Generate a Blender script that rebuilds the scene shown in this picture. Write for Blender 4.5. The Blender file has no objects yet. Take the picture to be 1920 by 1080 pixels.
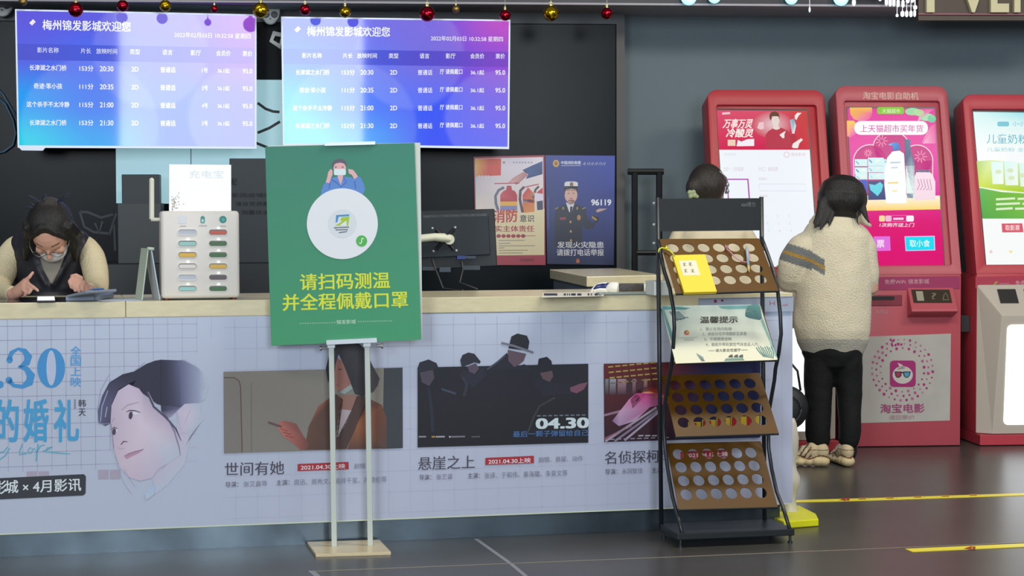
import bpy, bmesh, math, random
from mathutils import Vector, Matrix, noise
V = Vector
SC = bpy.context.scene
COL = SC.collection
FPX = 3600.0            # focal length in pixels of the 1920 wide frame
EYE = V((0, 0, 1.25))

# ------------------------------------------------------------------ camera
_p = math.atan(140 / FPX); _r = 0.003
_F = V((0, math.cos(_p), -math.sin(_p)))
_u0 = V((0, math.sin(_p), math.cos(_p))); _r0 = V((1, 0, 0))
_U = _u0 * math.cos(_r) + _r0 * math.sin(_r)
_R = _r0 * math.cos(_r) - _u0 * math.sin(_r)
cd = bpy.data.cameras.new('camera'); cam = bpy.data.objects.new('camera', cd); COL.objects.link(cam)
cd.sensor_width = 36; cd.lens = FPX / 1920 * 36; cd.clip_end = 100; cd.clip_start = 0.05
cam.matrix_world = Matrix(((_R.x, _U.x, -_F.x, EYE.x), (_R.y, _U.y, -_F.y, EYE.y), (_R.z, _U.z, -_F.z, EYE.z), (0, 0, 0, 1)))
SC.camera = cam
SC.view_settings.view_transform = 'Standard'
SC.view_settings.look = 'None'
SC.view_settings.exposure = 0.0
SC.view_settings.gamma = 1.0
SC.view_settings.use_curve_mapping = False

# ------------------------------------------------------------------ world and lights
W = bpy.data.worlds.new('world'); SC.world = W; W.use_nodes = True
_bg = W.node_tree.nodes['Background']; _bg.inputs[0].default_value = (0.64, 0.68, 0.75, 1); _bg.inputs[1].default_value = 0.30

def area_light(name, loc, target, sx, sy, radiance, color):
    d = bpy.data.lights.new(name, 'AREA'); d.shape = 'RECTANGLE'; d.size = sx; d.size_y = sy
    d.energy = radiance * math.pi * sx * sy; d.color = color
    o = bpy.data.objects.new(name, d); COL.objects.link(o); o.location = loc
    o.rotation_euler = (V(target) - V(loc)).to_track_quat('-Z', 'Y').to_euler()
    return o
# two tall lobby windows behind the camera (their reflections whiten the ticket screens)
area_light('entrance_daylight', (2.7, -6, 3.0), (0.8, 9, 1.2), 2.6, 2.9, 20.0, (0.86, 0.93, 1.0))
area_light('entrance_daylight', (-3.3, -6, 3.0), (-0.6, 9, 1.4), 2.6, 2.9, 19.0, (0.86, 0.93, 1.0))
# lobby ceiling lamps
area_light('ceiling_lamp', (-1.6, 4.6, 3.6), (-1.6, 5.0, 0), 1.6, 0.6, 11.0, (1.0, 0.93, 0.80))
area_light('ceiling_lamp', (1.4, 6.4, 3.6), (1.7, 8.4, 0.6), 1.6, 0.6, 20.0, (1.0, 0.93, 0.80))
area_light('ceiling_lamp', (3.6, 7.0, 3.6), (3.0, 9.4, 0.6), 1.4, 0.6, 20.0, (1.0, 0.92, 0.82))
area_light('soffit_lamp', (-1.9, 9.05, 2.9), (-1.6, 8.0, 0.9), 1.2, 0.25, 8.0, (1.0, 0.9, 0.75))

# ------------------------------------------------------------------ helpers
def ray(x, y): return _F + _R * ((x - 960) / FPX) - _U * ((y - 540) / FPX)
def atz(x, y, z):
    d = ray(x, y); return EYE + d * ((z - EYE.z) / d.z)
def atd(x, y, D):
    d = ray(x, y); return EYE + d * (D / d.y)
class Plane:
    def __init__(s, p, n): s.p = V(p); s.n = V(n).normalized()       # n points towards the viewer
    def px(s, x, y, off=0.0):
        d = ray(x, y); return EYE + d * ((s.p + s.n * off - EYE).dot(s.n) / d.dot(s.n))
def from3(a, b, c):
    n = (b - a).cross(c - a)
    if n.y > 0: n = -n
    return Plane(a, n)
def lin1(c): return c / 12.92 if c <= 0.04045 else ((c + 0.055) / 1.055) ** 2.4
def H(h, k=1.0):
    return tuple(min(lin1(int(h[i:i + 2], 16) / 255) * k, 0.95) for i in (0, 2, 4))
def mixc(a, b, t): return tuple(a[i] * (1 - t) + b[i] * t for i in range(3))

_mats = {}
def mat(name, col=(.5, .5, .5), rough=.5, metal=0.0, spec=.5, emit=None, estr=0.0, bump=0.0, bscale=60.0, var=0.0, vscale=8.0, trans=0.0, alpha=1.0, stretch=None, coat=0.0):
    if name in _mats: return _mats[name]
    m = bpy.data.materials.new(name); m.use_nodes = True; nt = m.node_tree; b = nt.nodes['Principled BSDF']
    b.inputs['Base Color'].default_value = (*col, 1); b.inputs['Roughness'].default_value = rough
    b.inputs['Metallic'].default_value = metal; b.inputs['Specular IOR Level'].default_value = spec
    b.inputs['Transmission Weight'].default_value = trans; b.inputs['Alpha'].default_value = alpha
    b.inputs['Coat Weight'].default_value = coat
    if emit: b.inputs['Emission Color'].default_value = (*emit, 1); b.inputs['Emission Strength'].default_value = estr
    if bump or var:
        tc = nt.nodes.new('ShaderNodeTexCoord'); mp = nt.nodes.new('ShaderNodeMapping'); nt.links.new(tc.outputs['Object'], mp.inputs[0])
        if stretch: mp.inputs['Scale'].default_value = stretch
    if var:
        n = nt.nodes.new('ShaderNodeTexNoise'); n.inputs['Scale'].default_value = vscale; n.inputs['Detail'].default_value = 5
        nt.links.new(mp.outputs[0], n.inputs['Vector'])
        r = nt.nodes.new('ShaderNodeValToRGB'); r.color_ramp.elements[0].position = .3; r.color_ramp.elements[1].position = .7
        r.color_ramp.elements[0].color = (*[c * (1 - var) for c in col], 1); r.color_ramp.elements[1].color = (*[min(1, c * (1 + var)) for c in col], 1)
        nt.links.new(n.outputs[0], r.inputs[0]); nt.links.new(r.outputs[0], b.inputs['Base Color'])
    if bump:
        n2 = nt.nodes.new('ShaderNodeTexNoise'); n2.inputs['Scale'].default_value = bscale; n2.inputs['Detail'].default_value = 4
        nt.links.new(mp.outputs[0], n2.inputs['Vector'])
        bp = nt.nodes.new('ShaderNodeBump'); bp.inputs['Strength'].default_value = bump; bp.inputs['Distance'].default_value = .01
        nt.links.new(n2.outputs[0], bp.inputs['Height']); nt.links.new(bp.outputs[0], b.inputs['Normal'])
    _mats[name] = m; return m
def attr_mat(name, rough=.5, spec=.4, emit=0.0, bump=0.0, bscale=200.0, sheen=0.0):
    if name in _mats: return _mats[name]
    m = bpy.data.materials.new(name); m.use_nodes = True; nt = m.node_tree; b = nt.nodes['Principled BSDF']
    a = nt.nodes.new('ShaderNodeAttribute'); a.attribute_name = 'Col'
    b.inputs['Roughness'].default_value = rough; b.inputs['Specular IOR Level'].default_value = spec
    if emit:
        b.inputs['Base Color'].default_value = (.01, .01, .012, 1)
        nt.links.new(a.outputs['Color'], b.inputs['Emission Color']); b.inputs['Emission Strength'].default_value = emit
    else: nt.links.new(a.outputs['Color'], b.inputs['Base Color'])
    if sheen: b.inputs['Sheen Weight'].default_value = sheen
    if bump:
        tc = nt.nodes.new('ShaderNodeTexCoord'); n2 = nt.nodes.new('ShaderNodeTexNoise'); n2.inputs['Scale'].default_value = bscale; n2.inputs['Detail'].default_value = 3
        nt.links.new(tc.outputs['Object'], n2.inputs['Vector'])
        bp = nt.nodes.new('ShaderNodeBump'); bp.inputs['Strength'].default_value = bump; bp.inputs['Distance'].default_value = .01
        nt.links.new(n2.outputs[0], bp.inputs['Height']); nt.links.new(bp.outputs[0], b.inputs['Normal'])
    _mats[name] = m; return m
M_INK = attr_mat('printed_ink', .55, .3)
M_GLOSSINK = attr_mat('glossy_print', .3, .4)
M_SCREEN = attr_mat('screen_glow', .04, .32, emit=1.0)
M_KSCREEN = attr_mat('kiosk_screen_glow', .15, .08, emit=1.0)

def tag(o, label=None, cat=None, group=None, kind=None):
    if label: o['label'] = label
    if cat: o['category'] = cat
    if group: o['group'] = group
    if kind: o['kind'] = kind
    return o
def thing(name, loc, label, cat, group=None):
    o = bpy.data.objects.new(name, None); COL.objects.link(o); o.location = loc; o.empty_display_size = .05
    return tag(o, label, cat, group)
def wloc(o):
    p = V((0, 0, 0))
    while o is not None: p += V(o.location); o = o.parent
    return p
def link(name, me, m, parent=None, base=None, smooth=False):
    """me holds world coordinates; the object keeps its own origin (base, or its centre's foot)."""
    if m is not None:
        me.materials.clear(); me.materials.append(m)
    o = bpy.data.objects.new(name, me); COL.objects.link(o)
    if parent is not None:
        o.parent = parent; off = wloc(parent)
    else:
        if base is None:
            xs = [v.co for v in me.vertices]
            base = V((sum(v.x for v in xs) / len(xs), sum(v.y for v in xs) / len(xs), min(v.z for v in xs)))
        off = V(base); o.location = off
    me.transform(Matrix.Translation(-off))
    if smooth:
        for p in me.polygons: p.use_smooth = True
    return o
def mesh_of(vs, fs, name='m', cols=None):
    me = bpy.data.meshes.new(name); me.from_pydata([tuple(v) for v in vs], [], fs); me.validate(); me.update()
    if cols is not None and len(cols) == len(me.vertices):
        a = me.color_attributes.new('Col', 'FLOAT_COLOR', 'POINT')
        a.data.foreach_set('color', [c for q in cols for c in (*q[:3], 1.0)])
    return me

class Fr:
    """local frame: o origin, t along (right), b depth (away from camera), w up."""
    def __init__(s, o, yaw=0.0, t=None, b=None, w=None):
        s.o = V(o); s.t = V(t) if t else V((math.cos(yaw), math.sin(yaw), 0)); s.b = V(b) if b else V((-math.sin(yaw), math.cos(yaw), 0)); s.w = V(w) if w else V((0, 0, 1))
    def p(s, u, v, w): return s.o + s.t * u + s.b * v + s.w * w
    def uvw(s, q): d = V(q) - s.o; return d.dot(s.t), d.dot(s.b), d.dot(s.w)

class MB:
    def __init__(s): s.v = []; s.f = []
    def add(s, vs, fs):
        k = len(s.v); s.v += [V(q) for q in vs]; s.f += [tuple(i + k for i in f) for f in fs]; return s
    def box(s, fr, u0, u1, v0, v1, w0, w1):
        P = [fr.p(u, v, w) for w in (w0, w1) for v in (v0, v1) for u in (u0, u1)]
        return s.add(P, [(0, 2, 3, 1), (4, 5, 7, 6), (0, 1, 5, 4), (2, 6, 7, 3), (0, 4, 6, 2), (1, 3, 7, 5)])
    def prism(s, loop, d):
        n = len(loop); a = [V(q) for q in loop]; b = [q + V(d) for q in a]
        return s.add(a + b, [tuple(range(n))[::-1], tuple(range(n, 2 * n))] + [(i, (i + 1) % n, n + (i + 1) % n, n + i) for i in range(n)])
    def ring_prism(s, outer, inner, d):
        n = len(outer); o = [V(q) for q in outer]; i_ = [V(q) for q in inner]; d = V(d)
        vs = o + i_ + [q + d for q in o] + [q + d for q in i_]; fs = []
        for k in range(n):
            j = (k + 1) % n
            fs += [(k, j, n + j, n + k), (2 * n + k, 3 * n + k, 3 * n + j, 2 * n + j), (k, 2 * n + k, 2 * n + j, j), (n + k, n + j, 3 * n + j, 3 * n + k)]
        return s.add(vs, fs)
    def tube(s, pts, r, n=10, ref=None, caps=True):
        """r: radius, or list of radius / (a,b) per point; a lies along ref."""
        pts = [V(q) for q in pts]; m = len(pts); vs = []; fs = []
        ref0 = V(ref) if ref is not None else None; prev = None
        for i, q in enumerate(pts):
            tg = (pts[min(i + 1, m - 1)] - pts[max(i - 1, 0)])
            tg = tg.normalized() if tg.length > 1e-9 else V((0, 0, 1))
            if ref0 is not None: a = ref0 - tg * ref0.dot(tg)
            else:
                a = prev - tg * prev.dot(tg) if prev is not None else (V((1, 0, 0)) if abs(tg.x) < .9 else V((0, 1, 0))) - tg * (tg.x if abs(tg.x) < .9 else tg.y)
            if a.length < 1e-6: a = tg.orthogonal()
            a.normalize(); prev = a; b = tg.cross(a)
            rr = r[i] if isinstance(r, (list, tuple)) else r
            ra, rb = rr if isinstance(rr, (list, tuple)) else (rr, rr)
            for k in range(n):
                w = 2 * math.pi * k / n; vs.append(q + a * (ra * math.cos(w)) + b * (rb * math.sin(w)))
        for i in range(m - 1):
            for k in range(n):
                j = (k + 1) % n; fs.append((i * n + k, i * n + j, (i + 1) * n + j, (i + 1) * n + k))
        if caps: fs += [tuple(range(n))[::-1], tuple(range((m - 1) * n, m * n))]
        return s.add(vs, fs)
    def ball(s, c, rx, ry=None, rz=None, rot=None, nu=20, nv=12):
        ry = ry or rx; rz = rz or rx; c = V(c); vs = []; fs = []; R = rot or Matrix.Identity(3)
        for i in range(1, nv):
            a = math.pi * i / nv
            for k in range(nu):
                w = 2 * math.pi * k / nu; vs.append(c + R @ V((rx * math.sin(a) * math.cos(w), ry * math.sin(a) * math.sin(w), rz * math.cos(a))))
        for i in range(nv - 2):
            for k in range(nu):
                j = (k + 1) % nu; fs.append((i * nu + k, (i + 1) * nu + k, (i + 1) * nu + j, i * nu + j))
        t = len(vs); vs += [c + R @ V((0, 0, rz)), c + R @ V((0, 0, -rz))]
        for k in range(nu):
            j = (k + 1) % nu; fs += [(t, k, j), (t + 1, (nv - 2) * nu + j, (nv - 2) * nu + k)]
        return s.add(vs, fs)
    def lathe(s, c, prof, n=24, axis=None, ref=None):
        c = V(c); ax = V(axis).normalized() if axis else V((0, 0, 1)); a = (V(ref) if ref else ax.orthogonal()).normalized(); b = ax.cross(a)
        m = len(prof); vs = [c + ax * h + (a * math.cos(2 * math.pi * k / n) + b * math.sin(2 * math.pi * k / n)) * r for (r, h) in prof for k in range(n)]; fs = []
        for i in range(m - 1):
            for k in range(n):
                j = (k + 1) % n; fs.append((i * n + k, i * n + j, (i + 1) * n + j, (i + 1) * n + k))
        fs += [tuple(range(n))[::-1], tuple(range((m - 1) * n, m * n))]
        return s.add(vs, fs)
    def mesh(s, bevel=0.0, seg=2):
        me = mesh_of(s.v, s.f)
        bm = bmesh.new(); bm.from_mesh(me)
        bmesh.ops.recalc_face_normals(bm, faces=bm.faces[:])
        if bevel:
            es = [e for e in bm.edges if len(e.link_faces) == 2 and e.calc_face_angle(0) > .5]
            bmesh.ops.bevel(bm, geom=es, offset=bevel, segments=seg, affect='EDGES', profile=.5, clamp_overlap=True)
        bm.to_mesh(me); bm.free(); return me
    def build(s, name, m, parent=None, bevel=0.0, smooth=False, base=None, seg=2):
        return link(name, s.mesh(bevel, seg), m, parent, base, smooth)
def auto_smooth(o, ang=.6):
    me = o.data
    for p in me.polygons: p.use_smooth = True
    bm = bmesh.new(); bm.from_mesh(me)
    for e in bm.edges:
        if len(e.link_faces) == 2 and e.calc_face_angle(0) > ang: e.smooth = False
    bm.to_mesh(me); bm.free(); return o
def rrect(x0, y0, x1, y1, r, n=5, corners=(1, 1, 1, 1)):
    """rounded rectangle loop, y up; corners: bl, br, tr, tl"""
    out = []
    for (cx, cy, a0, on) in ((x0 + r, y0 + r, math.pi, corners[0]), (x1 - r, y0 + r, 1.5 * math.pi, corners[1]), (x1 - r, y1 - r, 0, corners[2]), (x0 + r, y1 - r, .5 * math.pi, corners[3])):
        for k in range(n + 1):
            a = a0 + .5 * math.pi * k / n
            if on: out.append((cx + r * math.cos(a), cy + r * math.sin(a)))
            else: out.append((cx + (r if math.cos(a0 + .25 * math.pi) > 0 else -r), cy + (r if math.sin(a0 + .25 * math.pi) > 0 else -r)))
    return out

# fused organic surfaces -------------------------------------------------
def fuse(mb, voxel, smooth=4, colf=None):
    me = mesh_of(mb.v, mb.f)
    bm = bmesh.new(); bm.from_mesh(me); bmesh.ops.recalc_face_normals(bm, faces=bm.faces[:]); bm.to_mesh(me); bm.free()
    o = bpy.data.objects.new('tmp', me); COL.objects.link(o)
    r = o.modifiers.new('r', 'REMESH'); r.mode = 'VOXEL'; r.voxel_size = voxel; r.use_smooth_shade = True
    if smooth: s = o.modifiers.new('s', 'SMOOTH'); s.factor = .5; s.iterations = smooth
    dg = bpy.context.evaluated_depsgraph_get(); dg.update()
    out = bpy.data.meshes.new_from_object(o.evaluated_get(dg))
    bpy.data.objects.remove(o); bpy.data.meshes.remove(me)
    if colf:
        a = out.color_attributes.new('Col', 'FLOAT_COLOR', 'POINT')
        a.data.foreach_set('color', [c for v in out.vertices for c in (*colf(v.co), 1.0)])
    return out

# text -------------------------------------------------------------------
_tc = {}
def glyphs(s, bold=0.0):
    k = (s, bold)
    if k in _tc: return _tc[k]
    cu = bpy.data.curves.new('t', 'FONT'); cu.body = s; cu.size = 1; cu.offset = bold; cu.resolution_u = 3; cu.fill_mode = 'BOTH'
    o = bpy.data.objects.new('t', cu); COL.objects.link(o)
    dg = bpy.context.evaluated_depsgraph_get(); dg.update()
    me = bpy.data.meshes.new_from_object(o.evaluated_get(dg))
    vs = [(v.co.x, v.co.y) for v in me.vertices]; fs = [tuple(p.vertices) for p in me.polygons]
    bpy.data.objects.remove(o); bpy.data.curves.remove(cu); bpy.data.meshes.remove(me)
    if not vs: vs = [(0, 0), (1, 0), (0, 1)]
    xs = [v[0] for v in vs]; ys = [v[1] for v in vs]
    _tc[k] = (vs, fs, min(xs), max(xs), min(ys), max(ys)); return _tc[k]

class Art:
    """flat print on a real plane; coordinates are picked on the photograph and cast onto the plane"""
    def __init__(s, plane, lift=.0006, k=1.0, step=.00035, mp=None):
        s.pl = plane; s.v = []; s.f = []; s.c = []; s.z = lift; s.k = k; s.step = step; s.mp = mp
    def up(s): s.z += s.step; return s
    def col(s, c): return H(c, s.k) if isinstance(c, str) else c
    def raw(s, pts, fs, cols):
        k = len(s.v)
        s.v += [(s.mp(x, y, s.z) if s.mp else s.pl.px(x, y, s.z)) for (x, y) in pts]; s.c += cols; s.f += [tuple(i + k for i in f) for f in fs]; return s
    def poly(s, pts, c):
        if isinstance(c, list): cols = [s.col(q) for q in c]
        else: cols = [s.col(c)] * len(pts)
        return s.raw(pts, [tuple(range(len(pts)))], cols)
    def rect(s, x0, y0, x1, y1, c, sl=0.0): return s.poly([(x0, y0), (x1, y0 + sl * (x1 - x0)), (x1, y1 + sl * (x1 - x0)), (x0, y1)], c)
    def rr(s, x0, y0, x1, y1, r, c, sl=0.0, corners=(1, 1, 1, 1)): return s.poly([(x, y + sl * (x - x0)) for x, y in rrect(x0, y0, x1, y1, r, 4, corners)], c)
    def ell(s, cx, cy, rx, ry, c, rot=0.0, n=28, edge=None):
        ca, sa = math.cos(rot), math.sin(rot); pts = []
        for i in range(n):
            w = 2 * math.pi * i / n; a, b = rx * math.cos(w), ry * math.sin(w); pts.append((cx + a * ca - b * sa, cy + a * sa + b * ca))
        if edge is None: return s.poly(pts, c)
        return s.fan((cx, cy), pts, c, edge)
    def fan(s, cen, pts, cc, ce):
        ce = ce if isinstance(ce, list) else [ce] * len(pts); n = len(pts)
        return s.raw([cen] + list(pts), [(0, i + 1, (i + 1) % n + 1) for i in range(n)], [s.col(cc)] + [s.col(q) for q in ce])
    def stroke(s, pts, w, c):
        n = len(pts); L = []; R_ = []
        for i in range(n):
            x, y = pts[i]; a = pts[max(i - 1, 0)]; b = pts[min(i + 1, n - 1)]
            dx, dy = b[0] - a[0], b[1] - a[1]; l = math.hypot(dx, dy) or 1
            ww = (w[i] if isinstance(w, (list, tuple)) else w) / 2
            L.append((x - dy / l * ww, y + dx / l * ww)); R_.append((x + dy / l * ww, y - dx / l * ww))
        return s.raw(L + R_, [(i, i + 1, n + i + 1, n + i) for i in range(n - 1)], [s.col(c)] * (2 * n))
    def grid(s, quad, nx, ny, fn):
        """quad tl,tr,br,bl ; fn(u,v)->colour"""
        (a, b, c, d) = quad; pts = []; cols = []
        for j in range(ny + 1):
            v = j / ny
            for i in range(nx + 1):
                u = i / nx
                pts.append(tuple((a[k] * (1 - u) + b[k] * u) * (1 - v) + (d[k] * (1 - u) + c[k] * u) * v for k in (0, 1))); cols.append(s.col(fn(u, v)))
        return s.raw(pts, [(j * (nx + 1) + i, j * (nx + 1) + i + 1, (j + 1) * (nx + 1) + i + 1, (j + 1) * (nx + 1) + i) for j in range(ny) for i in range(nx)], cols)
    def text(s, t, x, y, w, h, c, sl=0.0, bold=0.02, shear=0.0, vert=0.0):
        """ink box: top left (x,y), w x h pixels; sl slope of the line, vert lean of the uprights"""
        vs, fs, x0, x1, y0, y1 = glyphs(t, 0.0)
        sh = [(0, 0)]
        if bold > .013: d = bold * .55; sh = [(-d, -d * .6), (d, -d * .6), (-d, d * .6), (d, d * .6), (0, 0)]
        elif bold > .004: d = bold * .6; sh = [(-d, 0), (d, 0)]
        zz = s.z
        for (ox, oy) in sh:
            pts = []
            for (a, b) in vs:
                u = (a + ox - x0) / ((x1 - x0) or 1) * w; q = (1 - (b + oy - y0) / ((y1 - y0) or 1)) * h
                pts.append((x + u + (h - q) * shear + q * vert, y + q + u * sl))
            s.raw(pts, fs, [s.col(c)] * len(pts)); s.z += .00003
        s.z = zz; return s
    def textc(s, t, cx, cy, h, c, sl=0.0, bold=0.02, w=None, ws=1.0):
        vs, fs, x0, x1, y0, y1 = glyphs(t, 0.0); ww = w or (x1 - x0) / ((y1 - y0) or 1) * h * ws
        return s.text(t, cx - ww / 2, cy - h / 2 - sl * ww / 2, ww, h, c, sl, bold)
    def build(s, name, parent=None, m=None, base=None):
        return link(name, mesh_of(s.v, s.f, name, s.c), m or M_INK, parent, base)
def slab(name, corners, depth, m, parent=None, bevel=0.0, base=None):
    """corners tl,tr,br,bl (world) extruded away from the viewer"""
    n = (corners[1] - corners[0]).cross(corners[3] - corners[0])
    if n.y < 0: n = -n
    return MB().prism(corners, n.normalized() * depth).build(name, m, parent, bevel, base=base)

# ================================================================== SETTING
Z0 = Plane((0, 0, 0), (0, -1e-9, 1))
def struct(name, mb, m, **k):
    return tag(mb.build(name, m, base=(0, 0, 0), **k), kind='structure')
FW = Fr((0, 0, 0))
M_FLOOR = mat('dark_tile', H('484644'), .3, spec=.34, var=.12, vscale=2.5, bump=.03, bscale=5)
struct('floor', MB().box(FW, -9, 9, -9, 12.5, -.1, 0), M_FLOOR)
M_GLASS = mat('dark_glass', H('11171b'), .22, spec=.065, var=.25, vscale=1.2)
M_WALLGREY = mat('grey_paint', H('66757c', 1.08), .65, spec=.25, var=.03, vscale=1.5, bump=.05, bscale=90)
YG = math.radians(5)
FG = Fr(atd(1170, 400, 10.55) - V((0, 0, 1.25)), YG); FG.o.z = 0          # glass partition, right end at u=0
FR_ = Fr(V((1.75, 10.78, 0)), YG)                                          # grey wall behind the kiosks
struct('wall_back', MB().box(FG, -6, -.045, 0, .06, 0, 3.2), M_GLASS)
struct('wall_right', MB().box(FR_, -1.3, 7, 0, .12, 0, 3.2), M_WALLGREY)
M_FRAME = mat('dark_frame', H('2a3036'), .4, spec=.4)
M_POST = mat('bronze_post', H('4c4a4a'), .45, spec=.4, var=.15, vscale=4)
ZS = 2.34
struct('trim_1', MB().box(FG, -.045, 0.0, -.03, .06, 0, ZS - .06), M_POST)
struct('trim_2', MB().box(FG, -6, 0.0, -.025, .06, ZS - .06, ZS), M_FRAME)
M_SOFFIT = mat('soffit_paint', H('a2a0a8', 1.1), .6, spec=.3)
FS = Fr(atd(1000, 400, 10.08) - V((0, 0, 1.25)), YG); FS.o.z = 0
struct('ceiling', MB().box(FS, -6, 8, 0, 1.2, ZS, ZS + .011), M_SOFFIT)
M_FASCIA = mat('fascia_paint', H('262630'), .4, spec=.4)
struct('trim_3', MB().box(FS, -6, 8, .004, .06, ZS + .012, ZS + .9), M_FASCIA)
M_SKIRT = mat('grey_skirting', H('33383c'), .4)
struct('baseboard_right', MB().box(FR_, -1.3, 7, -.015, 0, 0, .09), M_SKIRT)

# floor inlay lines
def floor_strip(name, pts, w, m, z=.0015, kind=None, thick=None):
    mb = MB()
    P = [atz(x, y, z) for x, y in pts]
    for a, b in zip(P[:-1], P[1:]):
        d = (b - a).normalized(); n = V((-d.y, d.x, 0)) * (w / 2)
        mb.prism([a + n, b + n, b - n, a - n], (0, 0, -z + .0002))
    return mb.build(name, m, base=(0, 0, 0))
M_INLAY = mat('cream_inlay', H('8f8876'), .35)
M_INLAYW = mat('pale_inlay', H('8e9298'), .35)
for k, (pts, w, m) in enumerate(((((585, 1071), (1235, 1045), (1700, 1026), (1990, 1014)), .009, M_INLAY), (((583, 1070), (603, 1087)), .022, M_INLAYW), (((892, 1010), (958, 1057), (1000, 1092)), .016, M_INLAYW))):
    tag(floor_strip('trim_%d' % (k + 4), pts, w, m, z=.0012), kind='structure')

# yellow warning tape on the floor
def tape(pts, w, label, red):
    o = floor_strip('floor_tape', pts, w, mat('yellow_tape', H('f8e83e'), .4), z=.0022)
    tag(o, label, 'tape', None)
    a = Art(Plane((0, 0, 0), (0, -1e-6, 1)), mp=lambda x, y, z: atz(x, y, .003))
    for (x, y, s, big) in red:
        if big: a.poly([(x, y), (x + 15 * s, y - 5 * s), (x + 15 * s, y + 1.5 * s)], 'a83a28'); a.rect(x + 16 * s, y - 4 * s, x + 22 * s, y + 1 * s, 'a83a28')
        else: a.rect(x, y - 2, x + 17 * s, y + 1, 'b98a30', -.01); a.rect(x + 20, y - 3, x + 24 * s, y, 'b98a30', -.01)
    a.build('tape_print', o)
    return o
tape([(1470, 940), (1640, 935.5), (1960, 925)], .057, 'yellow floor tape strip crossing behind the white floor stand', [(1573, 937.5, .9, 1)] + [(1610 + 52 * i, 935.5 - 1.75 * i, .8, 0) for i in range(5)])
tape([(1704, 1031.5), (1960, 1020)], .062, 'yellow floor tape strip starting at bottom edge, with cut end', [(1807, 1028.5, 1.0, 1)])

# ================================================================== COUNTER
A0 = atz(0, 1003, .09); B0 = atz(1485, 945, .09)
YC = math.atan2(B0.y - A0.y, B0.x - A0.x)
FC = Fr((A0.x, A0.y, 0), YC); LC = (B0 - A0).length
PC = Plane((A0.x, A0.y, 0), (FC.b * -1))
counter = thing('reception_counter', FC.p(LC / 2, .25, 0), 'long ticket counter with a printed movie banner on its front', 'counter')
M_PANEL = mat('panel_laminate', H('a9b0c2', 1.2), .5, spec=.3)
MB().box(FC, -1.1, LC, .004, .55, .09, .872).build('body', M_PANEL, counter)
M_KICK = mat('brushed_kick', H('5d6b75'), .25, metal=.7, var=.5, vscale=3)
MB().box(FC, -1.1, LC - .03, .055, .5, 0, .09).build('kick_plate', M_KICK, counter)
wt = MB().box(FC, -1.1, .455, -.004, .6, .872, .932).box(FC, .4562, LC, -.004, .6, .872, .932).build('worktop', mat('pale_wood_laminate', H('d2c9a6', 1.12), .22, spec=.5, var=.06, vscale=6, stretch=(1, 12, 12)), None, bevel=.003, base=FC.p(LC / 2, .3, .872))
tag(wt, 'pale wood worktop running along the top of the ticket counter', 'worktop')

def by(x, y0): return y0 + x * (-.0122 - (y0 - 598) * (.0268 / 405))
KP = 1.25
bn = Art(PC, lift=.001, k=KP)
bn.grid([(-420, by(-420, 598)), (1486, by(1486, 598)), (1486, by(1486, 1003)), (-420, by(-420, 1003))], 16, 8,
        lambda u, v: mixc(H('b0bacd', KP), mixc(H('a9b2c4', KP), H('a6acc0', KP), u), min(1, v * 3)))
bn.up()
def gl(x, top, bot, c, w=1.2): bn.stroke([(x, by(x, top)), (x + (bot - top) * .006, by(x, bot))], w, c)
for i in range(-3, 15):
    gl(14 + 27.3 * i, 600, 880 - max(0, i - 6) * 30 if i > 6 else 885, mixc(H('969bb2', KP), H('a9afc6', KP), max(0, (i - 7) / 8)), 1.3)
for j in range(11):
    y0 = 612 + 26.4 * j
    for s in range(5): bn.stroke([(-80 + 90 * s, by(-80 + 90 * s, y0)), (10 + 90 * s, by(10 + 90 * s, y0))], 1.4, mixc(H('8f93ac', KP), H('a9afc6', KP), max(0, (s - 1.5) / 3.5)))
for i in range(26): gl(440 + 41 * i, 604, 998, mixc(H('9fa6bb', KP), H('a7adc2', KP), .45), 1.2)
for j in range(10): bn.stroke([(420 + 65 * q, by(420 + 65 * q, 620 + 41 * j)) for q in range(17)], 1.2, mixc(H('9fa6bb', KP), H('a7adc2', KP), .45))
bn.up()
for (x, y) in ((50, 884), (72, 884), (184, 881), (206, 881), ): bn.rect(x, y, x + 20, y + 18, '9c95a8', -.03)
bn.up()
BL = '3f86bd'
bn.ell(96, 690, 26, 37.5, BL, .0); bn.ell(0, 721, 7, 7, BL)
bn.stroke([(17, 674), (22, 661), (34, 654), (46, 658), (53, 669), (50, 680), (37, 688)], [9, 8, 5, 10, 15, 13, 4], BL)
bn.stroke([(34, 687), (49, 691), (58, 704), (55, 717), (42, 725), (26, 723), (16, 713)], [4, 10, 16, 15, 8, 7, 10], BL)
bn.ell(18, 675, 6, 6, BL); bn.ell(17, 713, 6.5, 6.5, BL)
bn.up(); bn.ell(96, 690, 9, 33, 'a9b3cb'); bn.up()
for ch, y0, y1 in (('全', 649, 667), ('国', 669, 686), ('上', 688, 704), ('映', 707, 725)): bn.text(ch, 132.5, y0, 19, y1 - y0, '4a8fc4')
for ch, x0, x1 in (('的', -9, 34), ('婚', 45, 90), ('礼', 102, 147)): bn.text(ch, x0, 750, x1 - x0, 78, '4391bf', -.012, bold=.045)
bn.text('韩', 147, 749, 14, 14, '3a3844'); bn.text('天', 147.5, 766, 13, 14, '3a3844')
for i in range(5): bn.rect(139, 749 + i * 3.6, 142, 751.4 + i * 3.6, '6a6878')
TE = '55a0b4'
bn.stroke([(-6, 838), (0, 848), (8, 846), (14, 838)], 2, TE); bn.stroke([(18, 840), (10, 854), (-4, 864)], 2, TE)
bn.stroke([(42, 832), (37, 846), (36, 852), (50, 850)], 2.2, TE); bn.stroke([(52, 846), (56, 839), (62, 842), (58, 850), (51, 848)], 2, TE)
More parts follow.
